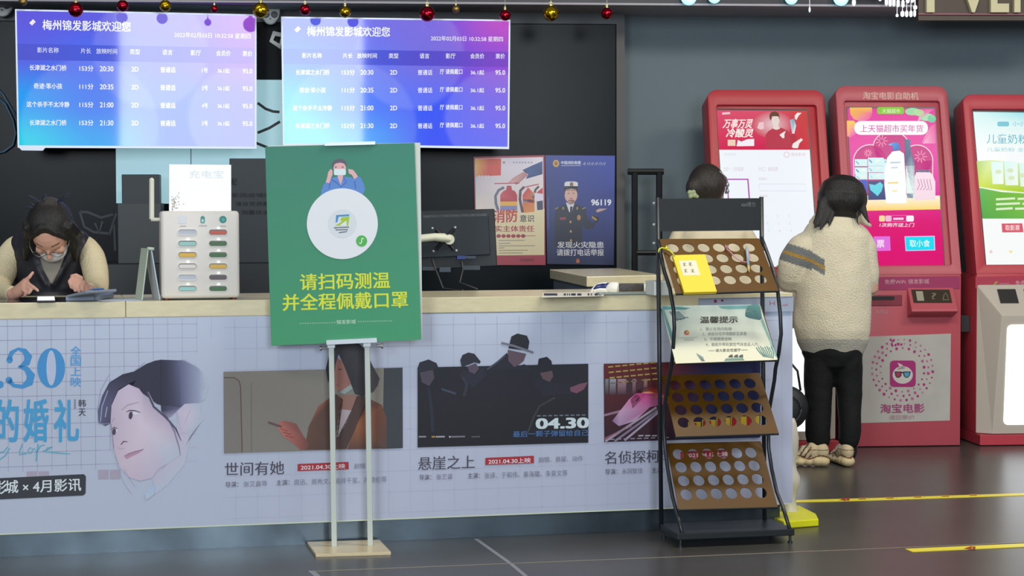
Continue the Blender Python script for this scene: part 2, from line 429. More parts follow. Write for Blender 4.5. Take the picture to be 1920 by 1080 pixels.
bn.stroke([(64, 840), (68, 849), (76, 836), (84, 834)], 2, TE); bn.stroke([(72, 833), (69, 850), (68, 865)], 2.4, TE)
bn.stroke([(80, 846), (92, 842), (98, 838), (88, 840), (86, 847), (100, 848), (118, 850), (132, 851)], [2, 2, 2, 2, 2, 2.5, 2, 1], TE)
bn.poly([(x, y) for x, y in ((-200, 906), (157, 889), (161, 893), (160.5, 925), (156, 929), (-200, 946))], '33373d')
bn.up()
WT = 'c9d2d8'
bn.text('影', -14, 902, 26, 25, WT, -.04); bn.text('城', 10, 901, 24, 24, WT, -.04, bold=.025)
bn.text('×', 43, 909, 10, 10, WT); bn.text('4月影讯', 62, 901, 90, 23, WT, -.045, bold=.025)
DK = '47434f'; G1 = '77788a'; RB = '9a3038'
bn.text('世间有她', 421.5, 867.5, 111, 25, DK, -.028, bold=.012)
bn.poly([(558, 870), (653.5, 866), (654, 880), (558, 883.5)], RB); bn.up()
bn.text('2021.04.30上映', 564, 872, 83, 9.5, 'd3d3dc', -.035); bn.up()
bn.text('剧情', 664, 869, 21, 10, G1, -.03, bold=0); bn.text('导演：', 423, 903.5, 24, 10.5, '55525e', -.035, bold=.01)
bn.text('张艾嘉等', 457, 902.5, 44, 10.5, G1, -.035, bold=0); bn.text('主演：', 518, 900, 25, 10.5, '55525e', -.035, bold=.01)
bn.text('周迅、郑秀文、易烊千玺、冯德伦等', 551, 899, 174, 11, G1, -.035, bold=0)
bn.text('悬崖之上', 784, 856.5, 106, 25, DK, -.03, bold=.012)
bn.poly([(910, 858.5), (1001, 854.5), (1001, 868.5), (910, 872)], RB); bn.up()
bn.text('2021.04.30上映', 916, 861, 79, 9.5, 'd3d3dc', -.035); bn.up()
bn.text('剧情、悬疑、动作', 1010, 857, 83, 10.5, G1, -.035, bold=0); bn.text('导演：', 786.5, 890, 22, 10.5, '55525e', -.035, bold=.01)
bn.text('张艺谋', 818.5, 889, 30, 10.5, G1, -.035, bold=0); bn.text('主演：', 877, 887, 23, 10.5, '55525e', -.035, bold=.01)
bn.text('张译、于和伟、秦海璐、朱亚文等', 909, 886, 155, 11.5, G1, -.033, bold=0)
bn.text('名侦探柯南', 1134, 846.5, 128, 24, DK, -.033, bold=.012)
bn.poly([(1276, 847), (1372, 843), (1372, 857), (1276, 860.5)], RB); bn.up()
bn.text('2021.04.17上映', 1286, 849, 79, 9.5, 'd3d3dc', -.035); bn.up()
bn.text('导演：', 1135, 879.5, 23, 10.5, '55525e', -.035, bold=.01); bn.text('永冈智佳', 1166, 878.5, 39, 10.5, G1, -.035, bold=0); bn.text('主演：', 1222, 876.5, 23, 10.5, '55525e', -.035, bold=.01)
bn.stroke([(-420, by(-420, 1002)), (500, by(500, 1002)), (1486, by(1486, 1002))], 2, 'c4cdb0')
bn.build('banner_print', counter)

# portrait
pt = Art(PC, lift=.0025, k=KP)
Q = lambda L: [(180 + x / 3.6, 660 + y / 3.6) for x, y in L]
BG = 'a9b2c4'
pt.fan(Q([(600, 640)])[0], Q([(560, 420), (700, 340), (720, 460), (640, 560), (600, 760), (480, 900), (400, 960), (380, 850), (500, 740)]), 'b3b0c4', ['b0aac0', BG, BG, BG, BG, BG, BG, 'b0abc0', 'b3acc0'])
pt.up()
pt.fan(Q([(270, 190)])[0], Q([(150, 250), (105, 350), (100, 480), (62, 500), (15, 470), (12, 400), (40, 300), (90, 205), (180, 150), (260, 130), (340, 80), (400, 58), (440, 52), (440, 200), (440, 360), (410, 350), (330, 290), (230, 215)]), '2f3042', ['35364a'] * 3 + ['4a4a66', '565876', '565876', '4a4a66', '3c3c54'] + ['2f3042'] * 10)
pt.grid(Q([(438, 52), (560, 56), (575, 372), (438, 360)]), 4, 4, lambda u, v: mixc(H('2f3042', KP), H('5a5d7c', KP), u * u * (1 - .3 * v)))
pt.grid(Q([(560, 56), (690, 108), (690, 345), (575, 372)]), 5, 4, lambda u, v: mixc(H('5a5d7c', KP), H('8d94ae', KP), u))
pt.fan(Q([(690, 225)])[0], Q([(690, 108), (735, 150), (760, 230), (735, 320), (690, 345)]), '8d94ae', ['8d94ae', BG, BG, BG, '8d94ae'])
pt.fan(Q([(600, 62)])[0], Q([(560, 56), (600, 50), (690, 108)]), '7a7f9c', ['5a5d7c', BG, '8d94ae'])
pt.poly(Q([(438, 358), (575, 370), (545, 400), (500, 440), (480, 440), (440, 400)]), ['2f3042', '5a5d7c', '8a86a4', '8f8aa8', '6a6884', '35364a'])
pt.up()
pt.fan(Q([(320, 500)])[0], Q([(105, 360), (150, 262), (220, 218), (290, 247), (330, 300), (400, 380), (480, 450), (545, 560), (575, 690), (500, 745), (420, 790), (380, 850), (300, 870), (225, 845), (165, 780), (130, 690), (105, 600), (98, 480)]), 'c6bac9',
       ['b3a6ba', 'b8abc0', 'bbaec4', 'b5a8bc', 'ab9eb4', 'ab9eb4', 'aca0b6', 'b2a8bc', BG, BG, 'b3aabf', 'b2aabd', 'b4a9ba', 'b8abbc', 'b9abbc', 'b6a8b8', 'b3a5b8', 'b0a2b6'])
pt.fan(Q([(620, 440)])[0], Q([(545, 400), (600, 350), (680, 345), (710, 400), (690, 480), (640, 545), (580, 550)]), 'bdb5c8', ['b5acc2', 'b4b0c4', BG, BG, BG, BG, 'b3abc0'])
pt.up()
for pts, w, c in (([(172, 392), (215, 358), (290, 338)], [1.5, 2.6, 1.5], 'a093aa'), ([(108, 470), (124, 446)], 2, 'a093aa'), ([(205, 405), (228, 394), (262, 396), (300, 408)], [1.2, 2.4, 2.2, 1], '544c60'),
                  ([(104, 522), (122, 508), (144, 516)], [1, 2.2, 1.4], '544c60'), ([(168, 626), (186, 604), (214, 606)], [2, 3, 1.2], '6a586a'), ([(148, 640), (160, 655), (190, 650)], 1.4, 'a795aa'),
                  ([(600, 480), (620, 430), (640, 390)], 1.0, 'a79fb4'), ([(345, 270), (390, 370), (470, 440), (540, 520), (575, 600)], [3.5, 4, 4, 3, 1], '4a4a62'), ([(480, 440), (530, 540), (560, 640), (570, 700)], [2.5, 2.5, 2, .8], '77748c'),
                  ([(14, 480), (60, 486), (95, 480)], 1.6, '7a7a94'), ([(100, 480), (112, 580), (120, 650)], 1.4, '7f7890'), ([(120, 650), (150, 790), (190, 890), (240, 960)], 1.0, 'a09ab0'), ([(190, 790), (230, 860), (265, 910)], .9, 'a09ab0'),
                  ([(30, 470), (40, 370), (80, 260)], 1.8, '9397b2'), ([(62, 440), (75, 370)], 1.6, '9ca0b8'), ([(350, 270), (385, 340)], 2.4, 'a79bae'), ([(90, 150), (30, 260), (8, 400)], .8, '8a8ca6'), ([(260, 128), (330, 70)], .9, '8a8ca6')):
    pt.stroke(Q(pts), w, c)
pt.poly(Q([(190, 706), (215, 684), (262, 668), (324, 655), (292, 682), (240, 706), (207, 724)]), 'a8879f')
pt.up(); pt.ell(*Q([(264, 414)])[0], 5.0, 3.0, 'cbc8d4', .1); pt.ell(*Q([(132, 532)])[0], 3.6, 3.2, 'c6c2d0'); pt.up(); pt.ell(*Q([(234, 428)])[0], 3.6, 7.2, '423b4d', .15); pt.ell(*Q([(122, 538)])[0], 3.4, 6.4, '4a4254', .1); pt.stroke(Q([(190, 702), (250, 676), (322, 656)]), 1.0, '86667e')
pt.poly(Q([(330, 960), (400, 890), (395, 960), (340, 1000)]), ['a4b6cc', '93b2d4', BG, BG])
pt.build('portrait_print', counter)

def stillart(): return Art(PC, lift=.0042, k=KP)
# still 1
a = stillart(); Q = lambda L: [(410 + x / 3.858, 640 + y / 3.858) for x, y in L]
a.grid([(419, 697), (754, 689), (755, 840), (420, 850)], 8, 4, lambda u, v: mixc(H('77736d', KP), H('7d7a73', KP), u))
a.up(); a.poly([(420, 708), (447, 712), (452, 725), (454, 849), (420, 850)], '74706c'); a.poly(Q([(1195, 195), (1330, 190), (1332, 772), (1185, 778)]), '3b3f46')
a.up(); a.stroke([(420, 708), (440, 708.5), (448, 714), (451, 725), (454, 848)], 2, '5a4a40'); a.stroke(Q([(235, 300), (238, 795)]), 2, '6c6862')
a.poly(Q([(800, 410), (850, 380), (900, 420), (850, 783), (620, 785), (650, 620), (720, 470)]), ['6a4438', '4a3836', '6a4438', '4a3a38', '5a4038', '5f463c', '8a5440'])
a.poly(Q([(1090, 415), (1180, 460), (1215, 560), (1218, 775), (930, 780), (1000, 600), (1050, 470)]), ['5a4038', '6a4438', '6a4438', '4c3e3e', '5a4038', '8f5a40', '4a3836'])
a.poly(Q([(870, 490), (965, 500), (880, 700), (848, 690)]), 'a79ba0')
a.poly(Q([(1000, 395), (1080, 400), (1050, 500), (925, 778), (850, 780), (862, 690), (960, 500)]), '4b3b38')
a.poly(Q([(890, 385), (1010, 390), (965, 500), (870, 490)]), '8a675f')
a.up(); a.poly(Q([(850, 110), (900, 150), (970, 300), (930, 345), (870, 365), (845, 340), (835, 200)]), '93675e')
a.up(); a.poly(Q([(850, 25), (900, 8), (1010, 12), (1062, 60), (1110, 170), (1165, 270), (1150, 320), (1120, 365), (1040, 400), (985, 380), (955, 300), (905, 170), (868, 90), (845, 170), (830, 310), (790, 290), (775, 200), (800, 90)]), ['3a3a40'] * 5 + ['464044'] * 3 + ['34343a'] * 10)
a.poly(Q([(872, 370), (955, 312), (970, 340), (910, 382)]), '8d9c9c'); a.stroke(Q([(850, 315), (868, 318)]), 2, '8a4a4c'); a.stroke(Q([(865, 205), (890, 200)]), 2, '4a3838')
a.poly(Q([(440, 580), (480, 575), (560, 595), (610, 680), (655, 740), (640, 782), (590, 784), (540, 735), (470, 690), (430, 630)]), ['a8645c', '8a5550', '7a4a48', '7a4c48', '6a4440', '6a4440', '8a5048', '9a5a54', 'a8645c', 'b06a60'])
a.up(); a.stroke(Q([(358, 585), (455, 618)]), 4, '5f4a4c')
for k in range(3): a.stroke(Q([(445 + k * 18, 630 + k * 26), (500 + k * 22, 650 + k * 24)]), 1.5, '7a4440')
tag(a.build('movie_still', counter), 'printed still of a woman in brown cardigan holding a phone')
# still 2
a = stillart(); Q = lambda L: [(770 + x / 3.6, 610 + y / 3.6) for x, y in L]
a.grid([(783, 689), (1103, 682), (1103, 830), (783, 839)], 8, 4, lambda u, v: mixc(H('25262f', KP), H('1f2026', KP), v))
a.up()
a.poly(Q([(45, 295), (60, 250), (120, 230), (175, 255), (188, 290), (150, 300), (60, 335)]), '2b2d37'); a.poly(Q([(335, 235), (350, 200), (390, 183), (430, 192), (473, 245), (465, 258), (430, 250), (380, 270), (345, 285)]), '2c2e38')
a.poly(Q([(510, 300), (590, 240), (650, 185), (700, 280), (770, 262), (810, 300)]), '272934'); a.poly(Q([(660, 155), (680, 75), (720, 55), (785, 70), (801, 110), (790, 172)]), '282a33')
a.poly(Q([(855, 285), (865, 225), (920, 212), (950, 240), (960, 300), (870, 312)]), '23252d'); a.poly(Q([(330, 345), (350, 300), (400, 310), (440, 340), (480, 280), (520, 330), (420, 420)]), '292b37')
a.poly(Q([(820, 400), (870, 345), (940, 385), (1080, 400), (1100, 460), (900, 480)]), '262732')
a.up()
for pts, c in (([(62, 320), (150, 300), (160, 355), (125, 410), (75, 385)], '4b4452'), ([(382, 278), (438, 256), (462, 290), (432, 330), (395, 312)], '504756'), ([(655, 165), (780, 192), (762, 240), (735, 262), (700, 282), (660, 240)], '5b4c58'),
               ([(872, 322), (955, 306), (962, 345), (938, 382), (892, 362)], '57464d'), ([(1075, 420), (1150, 392), (1195, 385), (1170, 432), (1120, 460), (1080, 446)], '6c485a')): a.poly(Q(pts), c)
a.stroke(Q([(612, 118), (700, 140), (828, 184)]), 4, '6b6e7a'); a.stroke(Q([(208, 430), (305, 462)]), 4.5, '3a4150'); a.stroke(Q([(975, 488), (870, 545), (830, 620), (790, 725)]), 3.5, '35383c'); a.stroke(Q([(515, 298), (590, 245), (640, 200)]), 3, '3f4552')
a.stroke(Q([(120, 420), (140, 560), (150, 720)]), 7, '282c38'); a.stroke(Q([(350, 350), (380, 400), (360, 480)]), 6, '30333f')
a.up(); a.text('04.30', 1006, 785, 97, 19, 'b9c8ce', -.02, bold=.07); a.text('最后一颗子弹留给自己', 962, 808.5, 141, 11.5, '46699a', -.022, bold=.02)
for i in range(9): a.rect(1007 + i * 10.5, 778.5 - i * .2, 1014 + i * 10.5, 781 - i * .2, '5f6672')
for x0, x1, c in ((785, 799, '7a7c84'), (809, 816, '9a7a3a'), (817, 834, '8f9098'), (842, 845, 'b0b2ba'), (846, 872, '6a6c74'), (884, 900, '4a4c54')): a.rect(x0, 817.5, x1, 820.5, c, -.02)
tag(a.build('movie_still', counter), 'dark printed still of four men in black hats')
# still 3
a = stillart(); Q = lambda L: [(1120 + x / 4.69, 670 + y / 4.69) for x, y in L]
a.grid([(1132, 682), (1426, 675), (1426, 820), (1133, 829)], 10, 6, lambda u, v: mixc(mixc(H('5a2228', KP), H('2c1c28', KP), v), H('1c2148', KP), max(0, min(1, (u - .42) * 4))))
a.up()
for x0, x1, c in ((70, 100, '6a7a80'), (110, 165, '8a8f98'), (180, 255, '9a7a84'), (260, 300, '3a3038'), (310, 340, '8a7078'), (350, 400, '4a3036'), (410, 440, '90706a')): a.poly(Q([(x0, 190), (x1, 190), (x1 - 4, 330), (x0 - 4, 330)]), [c, c, '402a34', '402a34'])
for j in range(4):
    for i in range(7): a.stroke(Q([(95 + i * 62 + 6 * j, 85 + j * 48 - i * 6), (140 + i * 62 + 6 * j, 81 + j * 48 - i * 6)]), 2.6, '9a8a48')
a.ell(*Q([(470, 330)])[0], 30, 16, 'a83a24', edge='4a1a24'); a.up()
a.poly(Q([(60, 500), (210, 460), (220, 480), (60, 520)]), '8a6a80')
for (x0, y0, x1, y1, c) in ((70, 740, 520, 440, '9a8fa0'), (150, 740, 530, 465, '7a7086'), (240, 730, 540, 480, '9a90a4'), (60, 720, 300, 600, '84506a')): a.stroke(Q([(x0, y0), (x1, y1)]), 4, c)
a.up(); a.poly(Q([(130, 560), (190, 605), (330, 560), (460, 440), (640, 400), (640, 330), (440, 312), (340, 318), (280, 370), (200, 470)]), ['7a5a80', '9a84a4', 'b89ab4', 'a8608c', '8a1c48', '7a1a40', 'd8708c', 'c84a8a', 'c8a4bc', 'b894b4'])
a.poly(Q([(290, 370), (345, 320), (440, 320), (310, 450)]), 'b0307a'); a.poly(Q([(335, 385), (360, 352), (376, 352), (352, 385)]), '33202c')
a.ell(*Q([(445, 318)])[0], 13, 4, 'f0c878', edge='a84a30')
a.stroke(Q([(480, 345), (640, 340)]), 2.5, 'c8a040')
for (x, y, w, h) in ((1292, 793, 20, 17), (1318, 789, 22, 20), (1345, 785, 22, 24), (1372, 783, 24, 24), (1400, 781, 22, 24)): a.rect(x - 2, y - 2, x + w + 2, y + h + 2, 'b8a030'); 
a.up()
for (x, y, w, h) in ((1292, 793, 20, 17), (1318, 789, 22, 20), (1345, 785, 22, 24), (1372, 783, 24, 24), (1400, 781, 22, 24)): a.rect(x, y, x + w * .7, y + h, 'a0222c'); a.rect(x + w * .3, y + h * .5, x + w, y + h, '8a8aa0')
for i in range(9): a.stroke(Q([(110 + i * 60, 722 - i * 2), (150 + i * 60, 720 - i * 2)]), 2, '8a8494')
for i in range(3): a.stroke(Q([(360 + i * 60, 690), (405 + i * 60, 688)]), 2.5, 'a09aa4')
tag(a.build('movie_still', counter), 'printed still of a white and pink bullet train')

# header strip over the right end of the worktop edge
hs = tag(slab('printed_strip', [PC.px(1311, 559.5, .009), PC.px(1487.5, 555.5, .009), PC.px(1487.5, 584, .009), PC.px(1311, 587, .009)], .004, mat('pale_blue_board', H('9aa6ba', 1.2), .45)), 'pale blue printed strip taped over the right end of worktop edge', 'strip')
a = Art(PC, lift=.0096, k=KP)
RC = '8a2048'
for (x0, y0, x1, y1) in ((1339, 562, 1344, 567.5), (1352, 561.5, 1356.5, 565.5), (1328, 573.5, 1343, 576.5), (1353, 573, 1357, 575.5)): a.rect(x0, y0, x1, y1, RC, -.02)
a.text('H', 1443, 564, 10, 8.5, 'a06070', bold=-.005); a.stroke([(1467, 574), (1470, 571), (1471, 574), (1474, 570), (1475, 574), (1477, 570)], 1.1, 'b03048')
a.rect(1311, 559.6, 1487, 561.6, '7c8698', -.022)
a.build('strip_print', hs)

# ================================================================== TICKET SCREENS
M_SILVER = mat('silver_trim', H('c3cbd6'), .35, metal=.3)
def bil(grid, u, v):
    ny, nx = len(grid) - 1, len(grid[0]) - 1; x, y = min(u, .9999) * nx, min(v, .9999) * ny; i, j = int(x), int(y); x -= i; y -= j
    f = lambda t: t * t * (3 - 2 * t)
    c = [[H(grid[j + b][i + a]) for a in (0, 1)] for b in (0, 1)]
    return mixc(mixc(c[0][0], c[0][1], f(x)), mixc(c[1][0], c[1][1], f(x)), f(y))
def lerp4(q, u, v): return tuple((q[0][k] * (1 - u) + q[1][k] * u) * (1 - v) + (q[3][k] * (1 - u) + q[2][k] * u) * v for k in (0, 1))
def screen(corn, D, label, grid, texts):
    P = [atd(x, y, d) for (x, y), d in zip(corn, D)]
    n = (P[1] - P[0]).cross(P[3] - P[0]); n = n if n.y > 0 else -n; n.normalize()
    pl = Plane(P[0], -n)
    P = [pl.px(*c) for c in corn]
    root = thing('wall_screen', (sum((p for p in P), V((0, 0, 0))) / 4), label, 'screen', 'ticket screens over the counter')
    casing = slab('casing', P, .055, M_SILVER, root)
    ins = [lerp4(corn, u, v) for u, v in ((.007, .012), (.993, .012), (.993, .982), (.007, .982))]
    a = Art(pl, lift=.002)
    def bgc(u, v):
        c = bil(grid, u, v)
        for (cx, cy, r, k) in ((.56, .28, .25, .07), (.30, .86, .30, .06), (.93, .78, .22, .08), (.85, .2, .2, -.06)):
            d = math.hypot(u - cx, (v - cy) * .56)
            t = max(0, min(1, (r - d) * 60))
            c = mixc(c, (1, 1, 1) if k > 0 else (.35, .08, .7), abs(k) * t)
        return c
    a.grid(ins, 84, 48, bgc); a.up()
    a.grid([lerp4(ins, 0, .245), lerp4(ins, 1, .245), lerp4(ins, 1, .365), lerp4(ins, 0, .365)], 12, 1, lambda u, v: mixc(bil(grid, u, .3), H('4038a0'), .35))
    a.up()
    texts(a); a.build('display', root, M_SCREEN)
    c = (P[0] + P[1] + P[2] + P[3]) / 4
    fr = Fr(c, t=(P[1] - P[0]).normalized(), b=n, w=(P[0] - P[3]).normalized())
    MB().box(fr, -.2, .2, .055, .11, -.15, .15).box(fr, -.04, .04, .11, .40, -.04, .04).build('wall_mount', M_FRAME, root)
    return root, pl, fr
WS = 'f4f6ff'
ROWS = (('长津湖之水门桥', '153分', '20:30'), ('奇迹·笨小孩', '111分', '20:35'), ('这个杀手不太冷静', '115分', '21:00'), ('长津湖之水门桥', '153分', '21:30'))
def logo(a, x, y):
    a.poly([(x - 6, y + 1), (x + 1, y - 6), (x + 6, y - 1), (x - 1, y + 6)], 'f4dff0'); a.up(); a.poly([(x - 6, y + 1), (x + 1, y - 6), (x + 2, y - 4), (x - 3, y + 3)], 'ffffff')
def t1(a):
    logo(a, 61, 42); a.text('梅州锦发影城欢迎您', 80, 37, 165, 19, WS, .022, bold=.03)
    a.text('2022年02月03日 10:32:58 星期四', 327, 60, 143, 10, 'dfe3f6', .02, bold=0)
    for t, cx, w in (('影片名称', 90, 40), ('片长', 161, 19), ('放映时间', 200, 39), ('类型', 253, 19), ('语言', 314, 19), ('影厅', 367, 19), ('会员价', 419, 27), ('票价', 464, 18)):
        a.textc(t, cx, 94 + (cx - 90) * .018, 10, 'dfe4f8', .02, w=w, bold=.015)
    for k, (nm, mn, tm) in enumerate(ROWS):
        y = 127 + 34.3 * k; s = .017 - .004 * k; Y = lambda x: y + (x - 90) * s
        a.textc(nm, 90, Y(90), 10.5, WS, s, bold=.03, w=(69, 53, 80, 69)[k]); a.textc(mn, 162, Y(162), 10.5, WS, s, w=26, bold=.03)
        a.textc(tm, 200, Y(200), 9.5, WS, s, w=25, bold=.035); a.textc('2D', 253, Y(253), 8.5, WS, s, w=13, bold=.03)
        a.textc('普通话', 315, Y(315), 10.5, WS, s, w=28, bold=.02); a.textc('1245'[k] + '号', 384, Y(384), 9, 'e8ecff', s, w=11)
        a.textc('36.1起', 419, Y(419), 8.5, 'e8ecff', s, w=22); a.textc('95.0', 464, Y(464), 8.5, 'e8ecff', s, w=18)
def t2(a):
    logo(a, 558, 55); a.text('梅州锦发影城欢迎您', 576, 49.5, 155, 18, WS, .008, bold=.03)
    a.text('2022年02月03日 10:32:58 星期四', 808, 67, 135, 9.5, WS, .012, bold=.01)
    for t, cx, w in (('影片名称', 585, 37), ('片长', 652, 18), ('放映时间', 688, 37), ('类型', 738, 18), ('语言', 796, 18), ('影厅', 845, 18), ('会员价', 895, 26), ('票价', 938, 17)):
        a.textc(t, cx, 104 + (cx - 585) * .004, 9.5, WS, .006, w=w, bold=.015)
    for k, (nm, mn, tm) in enumerate(ROWS):
        y = 135.5 + 33.4 * k; s = .001; Y = lambda x: y + (x - 585) * s
        a.textc(nm, 586, Y(586), 10, WS, s, bold=.03, w=(63, 49, 73, 64)[k]); a.textc(mn, 653, Y(653), 10, WS, s, w=24, bold=.03)
        a.textc(tm, 688, Y(688), 9, WS, s, w=24, bold=.035); a.textc('2D', 738, Y(738), 8.5, WS, s, w=13, bold=.035)
        a.textc('普通话', 797, Y(797), 10, WS, s, w=27, bold=.02); a.textc('厅 请佩戴口', 846, Y(846) - 1.5, 9.5, WS, s, w=42, bold=.03)
        a.textc('36.1起', 895, Y(895), 8.5, WS, s, w=25, bold=.03); a.textc('95.0', 938, Y(938), 8.5, WS, s, w=18, bold=.03)
G1_ = [['5f58dc', '5d5ae0', '6a58dc', '9a50cc'], ['5763e2', '4a6af0', '5a58e4', '8a4cd0'], ['1f9cf2', '3a78f0', '3a62f2', '5a50e0'], ['0ad0ea', '1fa4f2', '3a5cf0', '4a50e8']]
G2_ = [['5a6ae4', '5a5ae4', '6a54dc', 'c050c4'], ['4a80ea', '4a66f0', '5f54dc', '8e4cd4'], ['18b4f0', '2a70fa', '3a58f4', '6a50e4'], ['30dcf0', '2aa0f8', '4058f4', '5258f0']]
tv1, pl1, fr1 = screen([(28, 17), (481, 27), (481, 279), (33, 277)], (9.85, 10.1, 10.1, 9.85), 'large ticket screen on the left, hanging over the staff woman', G1_, t1)
def t2b(a): t2(a)
tv2, pl2, fr2 = screen([(527, 31), (957, 37), (954.5, 279.5), (530.5, 272.5)], (10.02,) * 4, 'large ticket screen on the right, above the green sign', G2_, t2b)
MB().prism([pl1.px(x, y, .004) for x, y in ((34, 275.5), (86, 276), (80, 282.5), (41, 282))], fr1.b * .03).build('sensor_bar', M_SILVER, tv1)

# ================================================================== THINGS ON THE DARK WALL
PG = Plane(FG.o, -FG.b)
def onglass(x, y, off): return PG.px(x, y, off)
pan = slab('reflection_panel', [onglass(x, y, .03) for x, y in ((216, 148), (560, 150), (560, 384), (218, 381))], .02, mat('blue_reflection_glow', H('9fc4cf'), .4, emit=H('a8d4dc'), estr=.50), None)  # glowing panel stands in for the window's reflection in the dark glass
tag(pan, 'pale blue window reflection in the dark wall, built as a glowing panel', 'panel')
a = Art(PG, lift=.034, k=1.0)
a.stroke([(358, 150), (358, 384)], 1.4, '40606a')
for pts in ([(483, 193), (498, 204), (512, 209), (524, 210)], [(483, 249), (505, 240), (525, 228)], [(480, 268), (500, 276), (522, 284)]): a.stroke(pts, 5, '1c2528')
a.build('reflection_lines', pan, mat('black_line', (.012, .015, .018), .5))
cbk = MB()
cbk.box(FG, -4.2, -1.15, -.62, -.12, 0, 1.0)
back = cbk.build('back_counter', mat('black_cabinet', H('22272b'), .4, spec=.4), None, bevel=.004, base=FG.p(-2, -.37, 0))
tag(back, 'low black cabinet along the dark wall behind the staff woman', 'cabinet')
def standing(name, x0, y0, x1, y1, v, depth, m, label, cat, zbase=1.0):
    pl = Plane(FG.p(0, v, 0), -FG.b); a = pl.px(x0, y0); b = pl.px(x1, y0)
    ua = FG.uvw(a)[0]; ub = FG.uvw(b)[0]
    o = MB().box(FG, ua, ub, v, v + depth, zbase, a.z).build(name, m, None, bevel=.003, base=FG.p((ua + ub) / 2, v, zbase)); tag(o, label, cat); return o, pl
M_DG = mat('reflected_dark_grey', H('3c4448'), .5, spec=.3)
standing('reflected_dark_box', 220, 381, 302, 490, -.56, .16, mat('reflected_box_grey', H('373e42'), .5), 'dark shape in the wall reflection built as a box, behind the antenna', 'box')  # solid boxes added for dark shapes reflected in the glass
standing('reflected_dark_box', 228, 327, 298, 490, -.30, .12, M_DG, 'taller dark shape in the wall reflection, built as another grey box', 'box')
nb, pln = standing('reflected_notice_board', 430, 297, 566, 490, -.5, .02, mat('reflected_board_slate', H('40474d'), .55, spec=.25), 'grey board for a reflected notice with faint black writing, half behind green sign', 'board')  # board put in for a dark lettered shape reflected in the glass
a = Art(pln, lift=.002); 
a.textc('配', 438.5, 341, 12, '14181c', w=11)
for (x, y, w, t) in ((435, 366, 60, '影院疫情防控'), (441, 382, 60, '请自觉佩戴口罩'), (452, 398, 50, '测量体温登记')): a.text(t, x, y - 4, w + 30, 8, '1c2126', .0, bold=0)
a.build('reflected_board_print', nb)
def mask(x, y, r, label):
    pl = Plane(FG.p(0, -.10, 0), -FG.b); c = pl.px(x, y); s = c.y / FPX
    fr = Fr(c, YG)
    rt = thing('mask_ornament', c, label, 'ornament', 'white mask ornaments on the wall')
    prof = [(0, -1.15), (.45, -1.0), (.85, -.45), (1.0, .1), (1.02, .7), (.8, .95), (0, .85), (-.8, .95), (-1.02, .7), (-1.0, .1), (-.85, -.45), (-.45, -1.0)]
    auto_smooth(MB().prism([fr.p(px * r * s, -.02, pz * r * s) for px, pz in prof], fr.b * .05).build('face', mat('white_plaster', H('c8ccca', 1.1), .5), rt, bevel=.012, seg=3))
    for sx in (-.42, .42):
        MB().lathe(fr.p(sx * r * s, -.027, -.12 * r * s), [(.30 * r * s, 0), (.33 * r * s, .004), (.28 * r * s, .007)], 18, axis=-fr.b).build('eye', mat('black_eye', (.012, .013, .014), .4), rt)
    MB().lathe(fr.p(0, -.027, -.55 * r * s), [(.08 * r * s, 0), (.06 * r * s, .006)], 10, axis=-fr.b).build('nose', mat('black_eye'), rt)
    MB().lathe(fr.p(0, .03, 0), [(.02, 0), (.02, .07)], 10, axis=fr.b).build('mount_peg', M_FRAME, rt)
mask(5, 8, 21, 'white mask ornament in the top left picture corner'); mask(507, 26, 18, 'white mask ornament between the two ticket screens')
pl = Plane(FG.p(0, -.03, 0), -FG.b)
o_ = [pl.px(*p) for p in ((512, 58), (530, 62), (526, 92), (505, 78))]; i_ = [pl.px(*p) for p in ((516, 67), (527, 69), (524, 82), (512, 75))]
o = MB().ring_prism(o_, i_, FG.b * .03).build('wall_bracket', mat('white_plaster'), None); tag(o, 'small tilted white square frame fixed between the screens', 'bracket')
for k, pts in enumerate((((-12, 158), (6, 178), (22, 205), (34, 222)), ((-12, 176), (10, 196), (24, 225), (29, 250), (24, 272), (8, 284), (-12, 289)))):
    pl = Plane(FG.p(0, -.0125 - .012 * k, 0), -FG.b)
    o = MB().tube([pl.px(*p) for p in pts], .006, 8).build('wall_cable', mat('blue_cable', H('4a6a84'), .4), None, smooth=True)
    tag(o, ('thin blue cable running straight down to the left screen', 'thin blue cable looping below the left screen edge')[k], 'cable', 'cables on the dark wall')
pl = Plane(FG.p(0, -.004, 0), -FG.b)
dc = Art(pl, lift=.002)
for pts in ([(150, 397), (165, 398), (190, 408), (212, 402)], [(150, 397), (158, 425), (175, 435), (205, 438)], [(178, 418), (186, 436), (192, 415)], [(218, 400), (205, 440)], [(214, 420), (216, 470)]): dc.stroke(pts, 4.5, '333b42')
o = dc.build('wall_decal', None, mat('grey_decal', H('353d44'), .5)); tag(o, 'faint grey line drawing on the dark wall beside the staff woman', 'decal')

